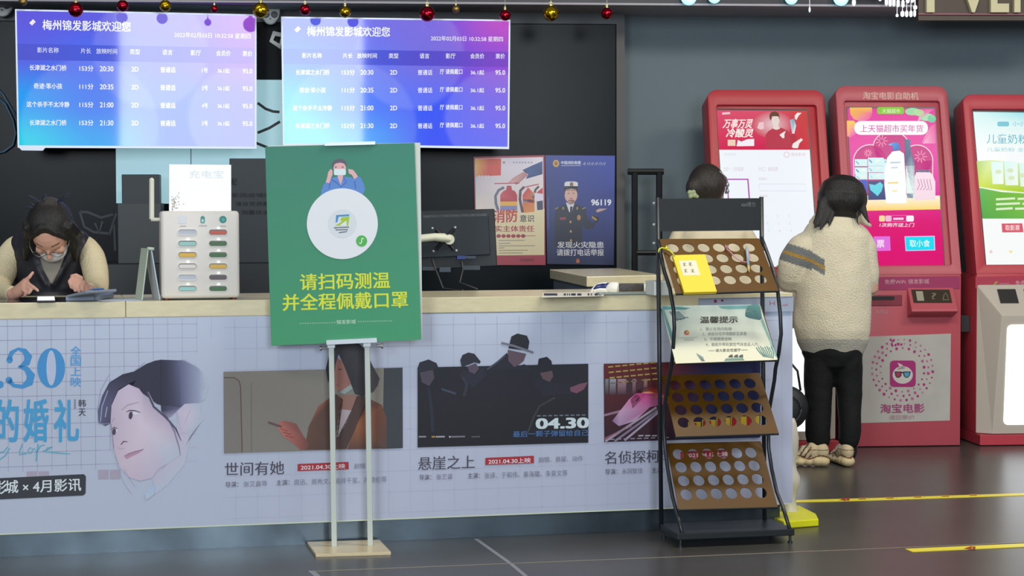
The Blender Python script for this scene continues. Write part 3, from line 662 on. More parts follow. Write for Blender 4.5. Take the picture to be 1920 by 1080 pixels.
# wall posters -----------------------------------------------------------
PP = Plane(FG.p(0, -.012, 0), -FG.b)
def poster(corn, label, fn):
    o = slab('wall_poster', [PP.px(x, y, 0) for x, y in corn], .004, mat('poster_paper', H('b8b4b8'), .35), None); tag(o, label, 'poster', 'fire safety posters')
    a = Art(PP, lift=.0015, k=1.15); fn(a); a.build('poster_print', o, M_GLOSSINK)
def p1(a):
    Q = lambda L: [(880 + x / 4.907, 280 + y / 4.907) for x, y in L]
    a.poly([(888, 294), (1021, 291), (1023, 497), (893, 497)], '9c2f42'); a.up()
    a.poly(Q([(52, 85), (678, 72), (690, 972), (66, 978)]), ['c4bfd4', 'd6d0de', 'd8cca6', 'd8cca6']); a.up()
    a.poly(Q([(62, 590), (440, 590), (690, 545), (690, 972), (66, 978)]), 'd6caa4')
    a.grid(Q([(56, 88), (293, 84), (290, 240), (60, 250)]), 6, 3, lambda u, v: mixc(H('e0b040', 1.1), H('c8402c', 1.1), min(1, u * 1.8 + v * .3)))
    a.up()
    for k in range(4): a.stroke(Q([(90 + 28 * k, 240), (100 + 22 * k, 300 + 20 * k), (90 + 25 * k, 390)]), 3.4, 'cfc4cc')
    a.poly(Q([(350, 312), (400, 265), (470, 222), (520, 195), (535, 240), (475, 295), (430, 328), (405, 300)]), ['c8a0a0', 'b88888', 'c09090', 'b08080', 'a87878', 'b07c7c', 'a87474', 'c09898'])
    a.poly(Q([(488, 190), (575, 150), (672, 108), (674, 228), (520, 272), (540, 230)]), ['2c4c88', '2a4680', '2a4a88', '22386a', '22386a', '2c4c88'])
    a.stroke(Q([(320, 350), (270, 375), (240, 430), (245, 500), (265, 560)]), 5, '626278'); a.stroke(Q([(505, 345), (470, 380), (465, 460), (490, 580)]), 5, '4a3a4c'); a.stroke(Q([(640, 340), (610, 370), (600, 400)]), 4, '4a3a4c')
    a.stroke(Q([(230, 315), (460, 310)]), 2, 'b04a60'); a.stroke(Q([(500, 350), (640, 320)]), 2, 'b04a60')
    a.poly(Q([(285, 480), (285, 420), (310, 385), (340, 372), (345, 335), (385, 335), (392, 372), (420, 385), (440, 420), (440, 480)]), ['a8283c', 'c04a58', 'c85a66', 'b03040'] + ['a8283c'] * 6)
    a.rect(*Q([(285, 480)])[0], *Q([(440, 522)])[0], 'd8a440'); a.rect(*Q([(285, 520)])[0], *Q([(440, 562)])[0], '7c7cb4'); a.rect(*Q([(285, 560)])[0], *Q([(440, 600)])[0], 'd0a860')
    a.poly(Q([(490, 420), (540, 350), (600, 410), (600, 575), (495, 585)]), ['b83848', 'b83848', 'c87838', 'd08a3c', 'd0803c']); a.rect(*Q([(492, 460)])[0], *Q([(600, 490)])[0], 'a890a8')
    a.poly(Q([(620, 480), (676, 470), (678, 555), (625, 560)]), '3a3a58'); a.poly(Q([(615, 400), (676, 350), (676, 410)]), 'b83848'); a.poly(Q([(560, 420), (680, 410), (680, 480), (600, 470)]), 'd4cce0')
    a.up()
    a.text('消防', 925, 394, 45, 24, 'b02a3c', -.05, bold=.04); a.text('意识', 975, 403, 26.5, 13, '403c48', bold=.03); a.text('落实主体责任', 913, 423, 88.5, 11.5, 'a02c3c', bold=.03)
    for k in range(6): a.ell(935 + 9.2 * k, 442.5, 4.2, 3.4, '9a3444')
    a.stroke([(975, 442), (1004, 442)], 1, '9a3444')
    for (y, x1) in ((451, 984), (456.5, 957), (461, 1003), (465, 946), (469.5, 990), (474.5, 980)): a.stroke([(935, y), (x1, y - .4)], 1.6, '9a9484')
    for k in range(4): a.rect(913 + 10 * k, 303, 917 + 10 * k, 306.5, 'a86a50')
    for k in range(7): a.rect(962 + 5.6 * k, 303, 964.6 + 5.6 * k, 306, '9a94ac')
    a.rect(975, 484.5, 1001, 490, '7a2030')
def p2(a):
    Q = lambda L: [(1010 + x / 4.906, 280 + y / 4.906) for x, y in L]
    a.grid([(1022, 291), (1153, 292), (1151, 497), (1026, 495)], 8, 10, lambda u, v: mixc(mixc(H('1a3080', 1.15), H('2038a0', 1.15), u), H('18204a', 1.15), v)); a.up()
    a.ell(*Q([(160, 130)])[0], 6, 6.8, 'b89440'); a.up(); a.ell(*Q([(160, 130)])[0], 3, 3.6, '8a5a38')
    a.text('中国消防救援', 1052, 302, 37, 6, 'c8d0e4', bold=.04); a.stroke([(1052, 310.5), (1089, 310.5)], 1.5, '9098b8')
    for k, w in enumerate((4, 6, 5, 5, 7, 6)): a.stroke([(1093 + 7.3 * k, 309), (1095 + 7.3 * k, 306), (1096 + 7.3 * k + w * .4, 304), (1094 + 7.3 * k + w * .5, 310)], 1, 'a4aec8')
    UN = '141a30'
    a.poly(Q([(150, 900), (150, 600), (165, 545), (240, 505), (350, 505), (430, 545), (450, 640), (500, 680), (560, 600), (540, 660), (500, 730), (440, 740), (400, 690), (395, 900)]), UN)
    a.poly(Q([(480, 620), (505, 600), (560, 640), (535, 672)]), UN)
    a.up(); a.poly(Q([(490, 610), (541, 645), (530, 660), (488, 632)]), 'a08038')
    a.poly(Q([(528, 560), (560, 545), (630, 545), (610, 556), (560, 575), (535, 580)]), 'b8958c')
    a.poly(Q([(250, 490), (280, 575), (300, 590), (330, 490)]), 'c4c8d4'); a.poly(Q([(270, 465), (325, 465), (328, 495), (295, 510), (262, 495)]), 'b08c84')
    a.poly(Q([(290, 525), (312, 525), (308, 580), (297, 590), (288, 580)]), '1a2038')
    a.ell(*Q([(297, 420)])[0], 12, 15, 'c6a096'); a.poly(Q([(232, 370), (362, 370), (360, 410), (350, 380), (245, 380), (240, 420)]), '2a2430')
    a.up(); a.poly(Q([(240, 305), (260, 296), (335, 296), (360, 305), (362, 340), (235, 340)]), 'c8ccd8'); a.poly(Q([(230, 338), (363, 338), (356, 370), (300, 362), (240, 370)]), '1c2030'); a.stroke(Q([(240, 352), (358, 352)]), 1.8, '8a90a0')
    a.ell(*Q([(303, 322)])[0], 3.5, 4.2, '9a7a3c'); a.stroke(Q([(288, 452), (312, 452)]), 1.8, 'a84a58'); a.stroke(Q([(268, 405), (285, 403)]), 1.2, '4a3838'); a.stroke(Q([(312, 403), (330, 405)]), 1.2, '4a3838')
    for (x, y) in ((293, 668), (295, 755), (297, 838)): a.ell(*Q([(x, y)])[0], 1.9, 2.4, 'b09060')
    a.rect(*Q([(195, 625)])[0], *Q([(250, 648)])[0], '8a3a48'); a.ell(*Q([(370, 628)])[0], 3.6, 5.2, 'a07848')
    for x0 in (150, 400): a.stroke(Q([(x0, 550), (x0 + 32, 535)]), 2, '8a7840')
    for x0 in (225, 355): a.ell(*Q([(x0, 542)])[0], 1.8, 3, '8a7840')
    a.text('96119', 1109, 374, 36.5, 11, 'dde0ea', bold=.06)
    a.text('发现火灾隐患', 1045, 453, 87, 12, 'c9cad0', .0, bold=.03); a.text('请拨打电话举报', 1044, 467, 88, 12.5, 'c9cad0', .0, bold=.03)
    for k in range(22): a.rect(1026.5, 370 + 2.7 * k, 1029, 371.8 + 2.7 * k, '4a5a90')
    a.poly(Q([(345, 1020), (360, 1000), (375, 1020), (375, 1045), (345, 1045)]), 'b0602c')
poster([(888, 294), (1021, 291), (1023, 497), (893, 497)], 'fire extinguisher poster with red border, beside the black monitor', p1)
poster([(1022, 291), (1153, 292), (1151, 497), (1026, 495)], 'dark blue poster of a uniformed officer with number 96119', p2)

# rear return counter ----------------------------------------------------
zf = .97
fl, bl_, frr = atz(1100, 518.5, zf), atz(1031, 505, zf), atz(1243, 515.5, zf); brr = bl_ + (frr - fl)
root = thing('side_counter', (fl + brr) / 2 - V((0, 0, zf)), 'small pale wood counter behind the main counter, below the posters', 'counter')
MB().prism([fl, frr, brr, bl_], (0, 0, -.046)).build('worktop', mat('pale_wood_laminate'), root, bevel=.003)
c = (fl + brr) / 2
MB().prism([c + (q - c) * .93 - V((0, 0, .0465)) for q in (fl, frr, brr, bl_)], (0, 0, -zf + .0465)).build('cabinet', mat('grey_blue_cabinet', H('5d6872'), .5), root)
# black frame stand at the grey wall
pl = Plane(FR_.p(0, -.35, 0), -FR_.b)
root = thing('frame_stand', V((pl.px(1210, 500).x, pl.px(1210, 500).y, 0)), 'tall black metal frame standing before the grey wall', 'stand')
M_BLK = mat('black_metal', H('17191b'), .4, spec=.4)
def foot(x): q = pl.px(x, 500); return V((q.x, q.y, 0))
for x in (1190, 1236): MB().tube([foot(x) + V((0, 0, .012)), V((foot(x).x, foot(x).y, pl.px(x, 322).z))], .017, 8).build('upright', M_BLK, root)
MB().tube([pl.px(1177, 322), pl.px(1244, 322)], .017, 8).build('top_bar', M_BLK, root)
MB().tube([pl.px(1190, 474), pl.px(1236, 474)], .014, 8).build('cross_bar', M_BLK, root)
for x in (1190, 1236): MB().tube([foot(x) + FR_.b * -.2 + V((0, 0, .012)), foot(x) + FR_.b * .2 + V((0, 0, .012))], .012, 8).build('foot', M_BLK, root)

# ================================================================== BAUBLES
def metal_ball(name, col, rough): return mat(name, col, rough, metal=1.0)
RAILZ = 2.62
rail = MB().tube([FS.p(-4, -.22, RAILZ), FS.p(1.2, -.22, RAILZ)], .008, 8)
for u in (-3.8, -2.4, -1.0, .4, 1.1): rail.tube([FS.p(u, .01, RAILZ), FS.p(u, -.22, RAILZ)], .006, 6)
o = rail.build('hanging_rail', M_FRAME, None); tag(o, 'thin dark rail on the ceiling edge carrying the baubles', 'rail')
PB = Plane(FS.p(0, -.22, 0), -FS.b)
BAU = ((43, 3, 8, 'dull', 'small dull gold bauble near the top left picture corner'), (142, 18.5, 14, 'red', 'large red bauble over the left end of the left screen'), (230, 11, 11, 'red', 'second red bauble from the left, above the left screen'),
       (310, 11, 11, 'gold', 'gold bauble above the middle of the left screen'), (402, 17, 7, 'red', 'smallest red bauble, above the left screen'), (489, 19.5, 15, 'gold', 'large gold bauble hanging over the gap between the screens'),
       (572, 18.5, 10.5, 'red', 'red bauble above the left end of the right screen'), (647, 22.5, 11, 'gold', 'gold bauble above the left part of the right screen'), (801, 26, 14.5, 'red', 'largest red bauble above the right screen'),
       (855, 17, 7, 'dull', 'small dull gold bauble beside a large red bauble'), (947, 28.5, 10.5, 'red', 'red bauble at the right corner of the right screen'), (1033, 25, 14.5, 'gold', 'large gold bauble hanging before the dark wall frame'),
       (1138, 25, 11, 'red', 'rightmost red bauble, near the grey wall'))
BM = {'red': metal_ball('red_bauble', H('b0182c'), .16), 'gold': metal_ball('gold_bauble', H('c9a21c'), .16), 'dull': metal_ball('matt_gold_bauble', H('a88c50'), .45)}
for (x, y, r, kind, lab) in BAU:
    c = PB.px(x, y); R_m = r / FPX * c.y
    root = thing('bauble', c - V((0, 0, R_m)), lab, 'bauble', 'christmas baubles over the counter')
    MB().ball(c, R_m, nu=28, nv=18).build('ball', BM[kind], root, smooth=True)
    MB().lathe(c + V((0, 0, R_m * .93)), [(.26 * R_m, 0), (.26 * R_m, .22 * R_m), (.18 * R_m, .3 * R_m)], 14).tube([c + V((math.cos(w) * R_m * .14, 0, R_m * 1.33 + math.sin(w) * R_m * .14)) for w in [k * math.pi / 4 for k in range(9)]], .0018, 6).build('cap', mat('gold_cap', H('d8cc8a'), .3, metal=.8), root)
    MB().tube([c + V((0, 0, R_m * 1.4)), V((c.x, c.y, RAILZ))], .0016, 6).build('string', mat('pale_string', H('b8b49a'), .6), root)

# top right: light strip, crystals, letter sign
PF = Plane(FS.p(0, 0, 0), -FS.b)
for k, (x, y, w) in enumerate(((1290, -4, 24), (1338, -5, 20), (1482, -3, 20), (1575, -3, 24))):
    c = PF.px(x, y, .02); s = c.y / FPX
    o = MB().lathe(c, [(w * s * .5, 0), (w * s * .62, .02), (w * s * .2, .035)], 16, axis=-FS.b).build('ceiling_spotlight', mat('cyan_lamp', (.8, .9, .9), .4, emit=(.32, .85, .92), estr=1.0), None, smooth=True)
    tag(o, ('leftmost of the row of small cyan lights along the ceiling edge', 'second small cyan light from the left on ceiling edge', 'third small cyan light from the left on ceiling edge', 'small cyan light on ceiling edge nearest the crystal lamp')[k], 'light', 'cyan lights on the ceiling edge')
PCR = Plane(FS.p(0, -.16, 0), -FS.b)
root = thing('crystal_lamp', PCR.px(1690, -20), 'chandelier of small bright crystals beside the lettered sign', 'lamp')
M_CR = mat('lit_crystal', (.85, .9, .95), .08, emit=(.85, .92, 1.0), estr=.75)
MB().box(Fr(PCR.px(1690, -16), YG), -.16, .16, -.08, .15, .04, .08).build('lamp_plate', M_FASCIA, root)
rnd = random.Random(4)
for k, (x, y, w, h) in enumerate(((1650, -2, 6, 8), (1662, 3, 6, 15), (1669, 5, 6, 14), (1676, 4, 6, 16), (1684, 6, 6, 14), (1693, 7, 6, 14), (1702, 0, 7, 12), (1711, -2, 6, 14), (1716, 14, 7, 8), (1692, 26, 7, 11), (1700, 26, 6, 12), (1708, 26, 6, 12), (1715, 25, 5, 13), (1682, 29, 5, 6))):
    c = PCR.px(x, y, rnd.uniform(-.05, .05)); s = c.y / FPX
    auto_smooth(MB().lathe(c - V((0, 0, h * s * .5)), [(w * s * .2, 0), (w * s * .5, h * s * .2), (w * s * .5, h * s * .8), (w * s * .2, h * s)], 6).tube([c + V((0, 0, h * s * .5)), V((c.x, c.y, PCR.px(1690, -16).z + .045))], .0015, 5).build('crystal', M_CR, root), .3)
for (x, y, w, h, lab) in ((1601, 4, 8, 14, 'white drop pendant on a thread left of the crystal lamp'), (1518, 18, 4, 10, 'tiny white drop pendant below the cyan lights')):
    c = PCR.px(x, y); s = c.y / FPX
    o = MB().lathe(c - V((0, 0, h * s * .5)), [(w * s * .25, 0), (w * s * .5, h * s * .35), (w * s * .4, h * s * .8), (.002, h * s)], 10).tube([c + V((0, 0, h * s * .45)), V((c.x, c.y, 2.7)), V((c.x, c.y, 2.7)) + FS.b * .17], .0015, 5).build('pendant', M_CR, None, smooth=True)
    tag(o, lab, 'pendant', 'drop pendants')
PS_ = Plane(FS.p(0, -.05, 0), -FS.b)
sg = [PS_.px(x, y) for x, y in ((1722, -96), (2010, -92), (2010, 38), (1722, 38))]
root = thing('letter_sign', (sg[2] + sg[3]) / 2, 'brown signboard with large cream letters, top right corner', 'sign')
MB().prism(sg, FS.b * .05).build('backing_board', mat('brown_board', H('4a3f36'), .55, var=.15, vscale=6), root)
led = slab('edge_strip', [PS_.px(x, y, .012) for x, y in ((1722, 24.5), (2010, 26), (2010, 28.5), (1722, 27.5))], .012, mat('pink_strip', H('8a5560'), .3), root)
AS = Art(PS_, lift=.03)
def letter(ch, x, w, shear=0.0):
    vs, fs, x0, x1, y0, y1 = glyphs(ch, .035)
    pts = [PS_.px(x + (a - x0) / (x1 - x0) * w + (b - y0) / (y1 - y0) * 0, 23 - (b - y0) / (y1 - y0) * 78, .03) for a, b in vs]
    me = mesh_of(pts, fs); bm = bmesh.new(); bm.from_mesh(me); bmesh.ops.recalc_face_normals(bm, faces=bm.faces[:])
    g = bmesh.ops.extrude_face_region(bm, geom=bm.faces[:]); bmesh.ops.translate(bm, verts=[q for q in g['geom'] if isinstance(q, bmesh.types.BMVert)], vec=FS.b * .03)
    bmesh.ops.recalc_face_normals(bm, faces=bm.faces[:]); bm.to_mesh(me); bm.free()
    link('letter', me, mat('cream_letter', H('c9c39c'), .5), root)
for ch, x, w in (('Y', 1712, 66), ('V', 1796, 58), ('E', 1858, 34), ('N', 1902, 50)): letter(ch, x, w)

# ================================================================== GREEN SIGN ON ITS STAND
SQ = [(497, 275), (777, 268), (790, 637), (508.5, 648)]; SD = (7.045, 7.105, 7.105, 7.045)
SP = [atd(x, y, d) for (x, y), d in zip(SQ, SD)]
PSG = from3(SP[0], SP[1], SP[3]); SP = [PSG.px(*q) for q in SQ]
plate_f = atz(665, 1037.5, .012)
sgr = thing('sign_stand', V((plate_f.x, plate_f.y + .14, 0)), 'green health notice on a white two-pole floor stand', 'sign')
slab('sign_board', SP, .006, mat('green_board', H('3f8f6c', 1.25), .5), sgr)
slab('backing_board', [PSG.px(x, y, -.012) for x, y in ((502, 273), (788, 267.5), (792, 636), (509, 648.5))], .01, mat('white_board', H('c4c9c4', 1.2), .5), sgr)
a = Art(PSG, lift=.001, k=1.2)
a.poly(SQ, ['3d7d6c', '3c7f6e', '41936a', '409168']); a.up()
YE = 'cfd83a'
a.text('请扫码测温', 562.5, 514, 168, 30, YE, -.024, bold=.03, vert=.02); a.text('并全程佩戴口罩', 530, 552, 234, 31, YE, -.028, bold=.03, vert=.02)
a.text('锦发影城', 631, 600, 36, 8, 'b9d4c0', -.03, bold=.01)
for k in range(15): a.stroke([(562 + 4.6 * k, 606.5 - .1 * k), (564.4 + 4.6 * k, 606.4 - .1 * k)], 1.2, 'a9c9b4'); a.stroke([(671 + 4.4 * k, 603 - .1 * k), (673.4 + 4.4 * k, 602.9 - .1 * k)], 1.2, 'a9c9b4')
Q = lambda L: [(560 + x / 4.911, 280 + y / 4.911) for x, y in L]
a.poly(Q([(203, 420), (212, 370), (232, 318), (262, 300), (292, 270), (350, 250), (412, 250), (480, 258), (520, 272), (545, 248), (572, 262), (600, 320), (612, 370), (592, 415), (400, 420)]), '5c86c8')
a.up(); SK = 'd8a9ac'
a.poly(Q([(248, 305), (262, 262), (272, 210), (295, 180), (312, 195), (312, 235), (298, 262), (284, 312)]), SK); a.poly(Q([(455, 180), (500, 188), (530, 225), (545, 252), (512, 275), (490, 235), (462, 222)]), SK)
a.poly(Q([(358, 225), (408, 225), (410, 255), (388, 330), (360, 262)]), SK)
a.ell(*Q([(375, 140)])[0], 13.5, 11, '5c5a6c'); a.up(); a.ell(*Q([(378, 170)])[0], 11.8, 10.5, SK); a.up()
a.poly(Q([(305, 170), (315, 115), (350, 92), (400, 92), (432, 118), (440, 170), (425, 130), (380, 122), (330, 132)]), '5c5a6c'); a.rr(626, 317, 648.5, 328.5, 3, 'cfdfe4')
for x in (342, 405): a.ell(*Q([(x, 163)])[0], 1.8, 1.3, '6a5a78')
for pts in ([(300, 280), (345, 300), (388, 345), (440, 300), (410, 255)], [(290, 300), (280, 360)], [(515, 290), (525, 360)]): a.stroke(Q(pts), 1.2, '3f5fa8')
a.up(); a.ell(641.9, 419.5, 66.6, 66.4, 'd9dde2', n=64); a.up()
a.ell(641.9, 419.5, 27, 27, 'cdd4da', n=40); a.up()
a.poly(Q([(345, 605), (467, 598), (465, 615), (368, 621), (358, 668), (340, 676)]), '4a8cc0'); a.poly(Q([(395, 626), (468, 620), (455, 706), (335, 702), (400, 665), (385, 650)]), '9cc238'); a.up(); a.poly(Q([(375, 702), (440, 655), (442, 706)]), 'd5dbe0')
for pts in ([(325, 722), (465, 716)], [(342, 730), (345, 742), (452, 738), (440, 758), (370, 766)]): a.stroke(Q(pts), 1.8, '5c6670')
a.ell(678, 451.8, 10.4, 10.6, '4fae52'); a.up(); a.stroke([(682, 448), (679, 446.5), (678, 450), (678, 454), (676, 457), (673.5, 455)], 1.8, 'dfeee0')
a.build('sign_print', sgr)
M_CLIP = mat('aluminium', H('aeb6ba'), .35, metal=.5)
fs_ = Fr(SP[3], t=(SP[2] - SP[3]).normalized(), w=(SP[0] - SP[3]).normalized(), b=-PSG.n)
slab('top_clip', [PSG.px(x, y, .012) for x, y in ((608.5, 267.5), (703.5, 265), (703.5, 271), (608.5, 273.5))], .03, M_CLIP, sgr)
slab('bottom_rail', [PSG.px(x, y, .014) for x, y in ((611.5, 638), (706.5, 633.5), (707, 642), (612, 646.5))], .034, M_CLIP, sgr)
M_WPOLE = mat('white_pole', H('bfc8c0', 1.15), .4)
for (x0, y0, x1, y1) in ((621.5, 642, 627, 1024), (688.5, 640, 694.5, 1022.5)):
    b = atz(x1, y1, .012); t = atd(x0, y0, 7.10)
    w = .0095
    MB().prism([b + V((-w, -w, 0)), b + V((w, -w, 0)), b + V((w, w, 0)), b + V((-w, w, 0))], t - b).build('pole', M_WPOLE, sgr, bevel=.001)
    MB().prism([t + V((-w * 1.5, -w * 1.3, -.02)), t + V((w * 1.5, -w * 1.3, -.02)), t + V((w * 1.5, w * 1.3, -.02)), t + V((-w * 1.5, w * 1.3, -.02))], (0, 0, .04)).build('pole_bracket', M_CLIP, sgr, bevel=.001)
for x, y in ((607, 652.5), (711, 648.5)):
    c = atd(x, y, 7.09); d = V((-1 if x < 650 else 1, 0, 0))
    MB().lathe(c - d * .012, [(.005, 0), (.005, .02), (.010, .02), (.010, .026)], 12, axis=d).build('clamp_knob', mat('dull_steel', H('8a8d8c'), .35, metal=.7), sgr)
pf = [atz(592, 1038.5, .012), atz(733, 1034.5, .012)]; dpt = (FC.b * .27)
MB().prism([pf[0], pf[1], pf[1] + dpt, pf[0] + dpt], (0, 0, -.012)).build('base_plate', mat('birch_plate', H('d0bf98', 1.1), .28, var=.05, vscale=8, stretch=(2, 20, 20)), sgr, bevel=.001)

# ================================================================== LITERATURE RACK
f0, f1 = atz(1270, 1027, 0), atz(1487, 1018, 0)
YR = math.atan2(f1.y - f0.y, f1.x - f0.x); RW = (f1 - f0).length
FK = Fr((f0.x, f0.y, 0), YR)
DEP = .235
PR = Plane(FK.p(0, DEP - .012, 0), -FK.b)
rack = thing('brochure_rack', FK.p(RW / 2, DEP / 2, 0), 'black tube brochure rack with four brown shelves full of holes', 'rack')
M_TUBE = mat('black_tube', H('22282c'), .35, spec=.5)
bs = MB().box(FK, -.002, RW + .002, -.012, DEP, .03, .055).build('base', mat('black_base', H('1d2225'), .4, spec=.5), rack, bevel=.003)
for u in (.012, RW - .012):
    for v in (0.0, DEP - .02): MB().lathe(FK.p(u, v, 0), [(.009, 0), (.009, .008), (.005, .01), (.005, .03)], 12).build('foot', M_TUBE, rack)
def xr_l(y): return 1233 + 7 * (y - 372) / 620
def xr_r(y): return 1427.5 + 6.5 * (y - 372) / 613
for fx, yt, yb in ((xr_l, 370, 992), (xr_r, 369, 984)):
    MB().tube([PR.px(fx(yt), yt), PR.px(fx(yb), yb)], .0085, 12).build('upright', M_TUBE, rack, smooth=True)
LT = ((1233, 448), (1239, 478), (1245, 507), (1256, 541), (1263, 581), (1264.5, 615), (1262, 655), (1259, 686), (1252, 721), (1247, 754), (1244.5, 802), (1247, 839), (1252, 880), (1261, 932), (1272, 972), (1280, 1003))
RT = ((1427, 444), (1434, 462), (1440, 478), (1450, 507), (1458, 544), (1463, 589), (1464.5, 626), (1460, 663), (1454, 692), (1452, 713), (1446, 747), (1440.5, 780), (1441, 839), (1447, 880), (1456, 921), (1469, 954), (1481, 993))
for pts, fx, k in ((LT, xr_l, 40), (RT, xr_r, 47)):
    P = []
    for x, y in pts: P.append(PR.px(x, y, max(0, (x - fx(y)) / k) * .225))
    MB().tube(P, .0075, 12).build('curved_side_tube', M_TUBE, rack, smooth=True)
hd = slab('header_panel', [PR.px(x, y, .006) for x, y in ((1236, 372.5), (1425.5, 371.5), (1425.5, 432), (1236, 434))], .012, mat('black_panel', H('25292c'), .45, spec=.4), rack)
a = Art(PR, lift=.0075); a.text('deli得力', 1390, 379, 26, 9, '6f7678', -.01, bold=.0); a.build('header_print', hd)
for y in (381, 421, 456):
    c = PR.px(1226.5, y)
    MB().lathe(c + FK.t * .003, [(.005, 0), (.005, .006), (.0035, .009)], 10, axis=-FK.t).build('bolt', mat('bright_bolt', H('c8ccd0'), .25, metal=.8), rack)
M_SHELF = mat('brown_shelf', H('583a08'), .40, spec=.22, var=.12, vscale=3)
def shelf(TL, TR, BR, BL, tri=None):
    fo = .19
    A_, B_, C_, D_ = PR.px(*TL, .0), PR.px(*TR, .0), PR.px(*BR, fo), PR.px(*BL, fo)
    P = lambda u, v: (A_ * (1 - u) + B_ * u) * (1 - v) + (D_ * (1 - u) + C_ * u) * v
    n = (B_ - A_).cross(D_ - A_).normalized(); n = n if n.y < 0 else -n
    mb = MB(); us = [0, .183, .336, .488, .64, .79, 1]; vs = [0, .27, .472, .678, 1]
    hu = (.106, .26, .412, .564, .715, .866); hv = (.17, .37, .575, .78)
    NSEG = 24
    vsn = {}; V_ = []
    bm = bmesh.new()
    def vert(u, v):
        k = (round(u, 5), round(v, 5))
        if k not in vsn: vsn[k] = bm.verts.new(P(u, v))
        return vsn[k]
    for j in range(4):
        for i in range(6):
            cu, cv = hu[i], hv[j]; u0, u1, v0, v1 = us[i], us[i + 1], vs[j], vs[j + 1]
            outer = []; m = NSEG // 4
            for s in range(m): outer.append((u0 + (u1 - u0) * s / m, v0))
            for s in range(m): outer.append((u1, v0 + (v1 - v0) * s / m))
            for s in range(m): outer.append((u1 - (u1 - u0) * s / m, v1))
            for s in range(m): outer.append((u0, v1 - (v1 - v0) * s / m))
            inner = []
            for s in range(NSEG):
                w = -math.pi * .75 + 2 * math.pi * s / NSEG; inner.append((cu + .058 * math.cos(w), cv + .082 * math.sin(w)))
            for s in range(NSEG):
                q = (s + 1) % NSEG
                bm.faces.new((vert(*outer[s]), vert(*outer[q]), vert(*inner[q]), vert(*inner[s])))
    bmesh.ops.recalc_face_normals(bm, faces=bm.faces[:])
    bmesh.ops.solidify(bm, geom=bm.faces[:], thickness=.003)
    me = bpy.data.meshes.new('shelf'); bm.to_mesh(me); bm.free()
    o = link('shelf', me, M_SHELF, rack)
    MB().tube([D_ - n * .002, C_ - n * .002], .005, 8).build('shelf_lip', M_TUBE, o)
    return A_, B_, C_, D_, n, P
S1 = shelf((1236, 449), (1423, 448), (1459.5, 545.5), (1267, 551))
S2 = shelf((1238, 576), (1427, 573), (1458, 675), (1268, 681))
S3 = shelf((1241, 705), (1424, 700), (1460, 813), (1267, 819.5))
S4 = shelf((1249, 832), (1426, 828), (1458, 951), (1272, 956))
# notice lying on the second shelf
PN = from3(S2[0], S2[1], S2[3]); 
nq = [(1239, 573.5), (1425, 571), (1457.5, 674.5), (1267, 681.5)]
nt = slab('paper_notice', [PN.px(*q, .006) for q in nq], .002, mat('notice_paper', H('c9cdb9', 1.2), .45), None)
tag(nt, 'printed notice with green leaf corners on the second rack shelf', 'notice')
a = Art(PN, lift=.007, k=1.2)
Q = lambda L: [(1230 + x / 8, 560 + y / 8) for x, y in L]
a.grid(nq, 4, 6, lambda u, v: mixc(H('c2d0c6', 1.2), H('d0cdb4', 1.2), v)); a.up()
a.poly(Q([(70, 110), (300, 118), (520, 140), (440, 165), (120, 165)]), '5f9a9a'); a.poly(Q([(930, 108), (1560, 95), (1565, 150), (1300, 152), (1100, 160), (980, 150)]), '74a8a4')
a.poly(Q([(72, 130), (120, 160), (240, 500), (240, 660)]), '6a9c9c'); a.poly(Q([(1570, 330), (1600, 290), (1830, 910), (1780, 860), (1700, 640)]), '7fa8a0')
a.up()
a.poly(Q([(1335, 240), (1345, 180), (1380, 110), (1450, 88), (1540, 90), (1570, 140), (1590, 300), (1555, 320), (1470, 305), (1400, 290), (1345, 270)]), ['4a7270', '557c7a', '4f8680', '5a908c', '5a908c', '5c8a88', '4a6c6c', '48686a', '3f6264', '3f6264', '3f6264'])
for k in range(7): w = .9 + .28 * k; a.stroke(Q([(200 + 22 * k, 190), (260 + 30 * k + 20 * math.cos(w), 250 + 60 * math.sin(w)), (330 + 26 * k - 25 * (k % 2), 330 - 8 * k)]), 1.9, '6a8488')
for k in range(8): a.stroke(Q([(1500 + 32 * k, 730 - 10 * (k % 3)), (1550 + 30 * k, 800), (1620 + 20 * k, 870 + 4 * k)]), 1.8, '527c78')
for k in range(6): a.stroke(Q([(610 + 18 * k, 820 + 10 * k), (640 + 14 * k, 870 + 8 * k), (690 + 8 * k, 935)]), 1.8, '7f9490')
for x0 in (1080, 1160, 1235): a.poly(Q([(x0, 880), (x0 + 25, 845), (x0 + 70, 835), (x0 + 72, 885)]), '4a5450')
a.poly(Q([(1020, 935), (1050, 895), (1300, 890), (1330, 925)]), '6d8a80'); a.stroke(Q([(1330, 190), (1470, 180), (1520, 310)]), 1.2, 'b9c6b4'); a.up()
a.text('温馨提示', 1313, 593.5, 70, 12.5, '4d4a42', -.01, bold=.05)
TX = '80857f'
a.text('1、禁止在场内吸烟', 1313.5, 613.5, 58, 6.5, TX, -.005, bold=.005); a.text('2、未经许可不得摄影及录像', 1317, 622.5, 83, 6.8, TX, -.005, bold=.005)
a.text('3、不得携带宠物', 1320.5, 632.5, 51, 6.6, TX, -.005, bold=.005); a.text('4、谢绝外带刺激性气味食品入内。', 1323.5, 642.3, 100, 6.8, TX, -.005, bold=.005)
a.text('请大家自觉遵守', 1341.5, 654, 47, 6, '6a655a', -.02, bold=.02); a.stroke([(1328, 657.5), (1340, 657.2)], 1, '8a8578'); a.stroke([(1390, 656), (1402, 655.8)], 1, '8a8578')
a.ell(*Q([(460, 510)])[0], 5, 4.6, 'c0605a'); a.up(); a.ell(*Q([(470, 500)])[0], 3.6, 3, 'c8a060'); a.poly(Q([(420, 500), (450, 475), (480, 480), (440, 520)]), '5c7060')
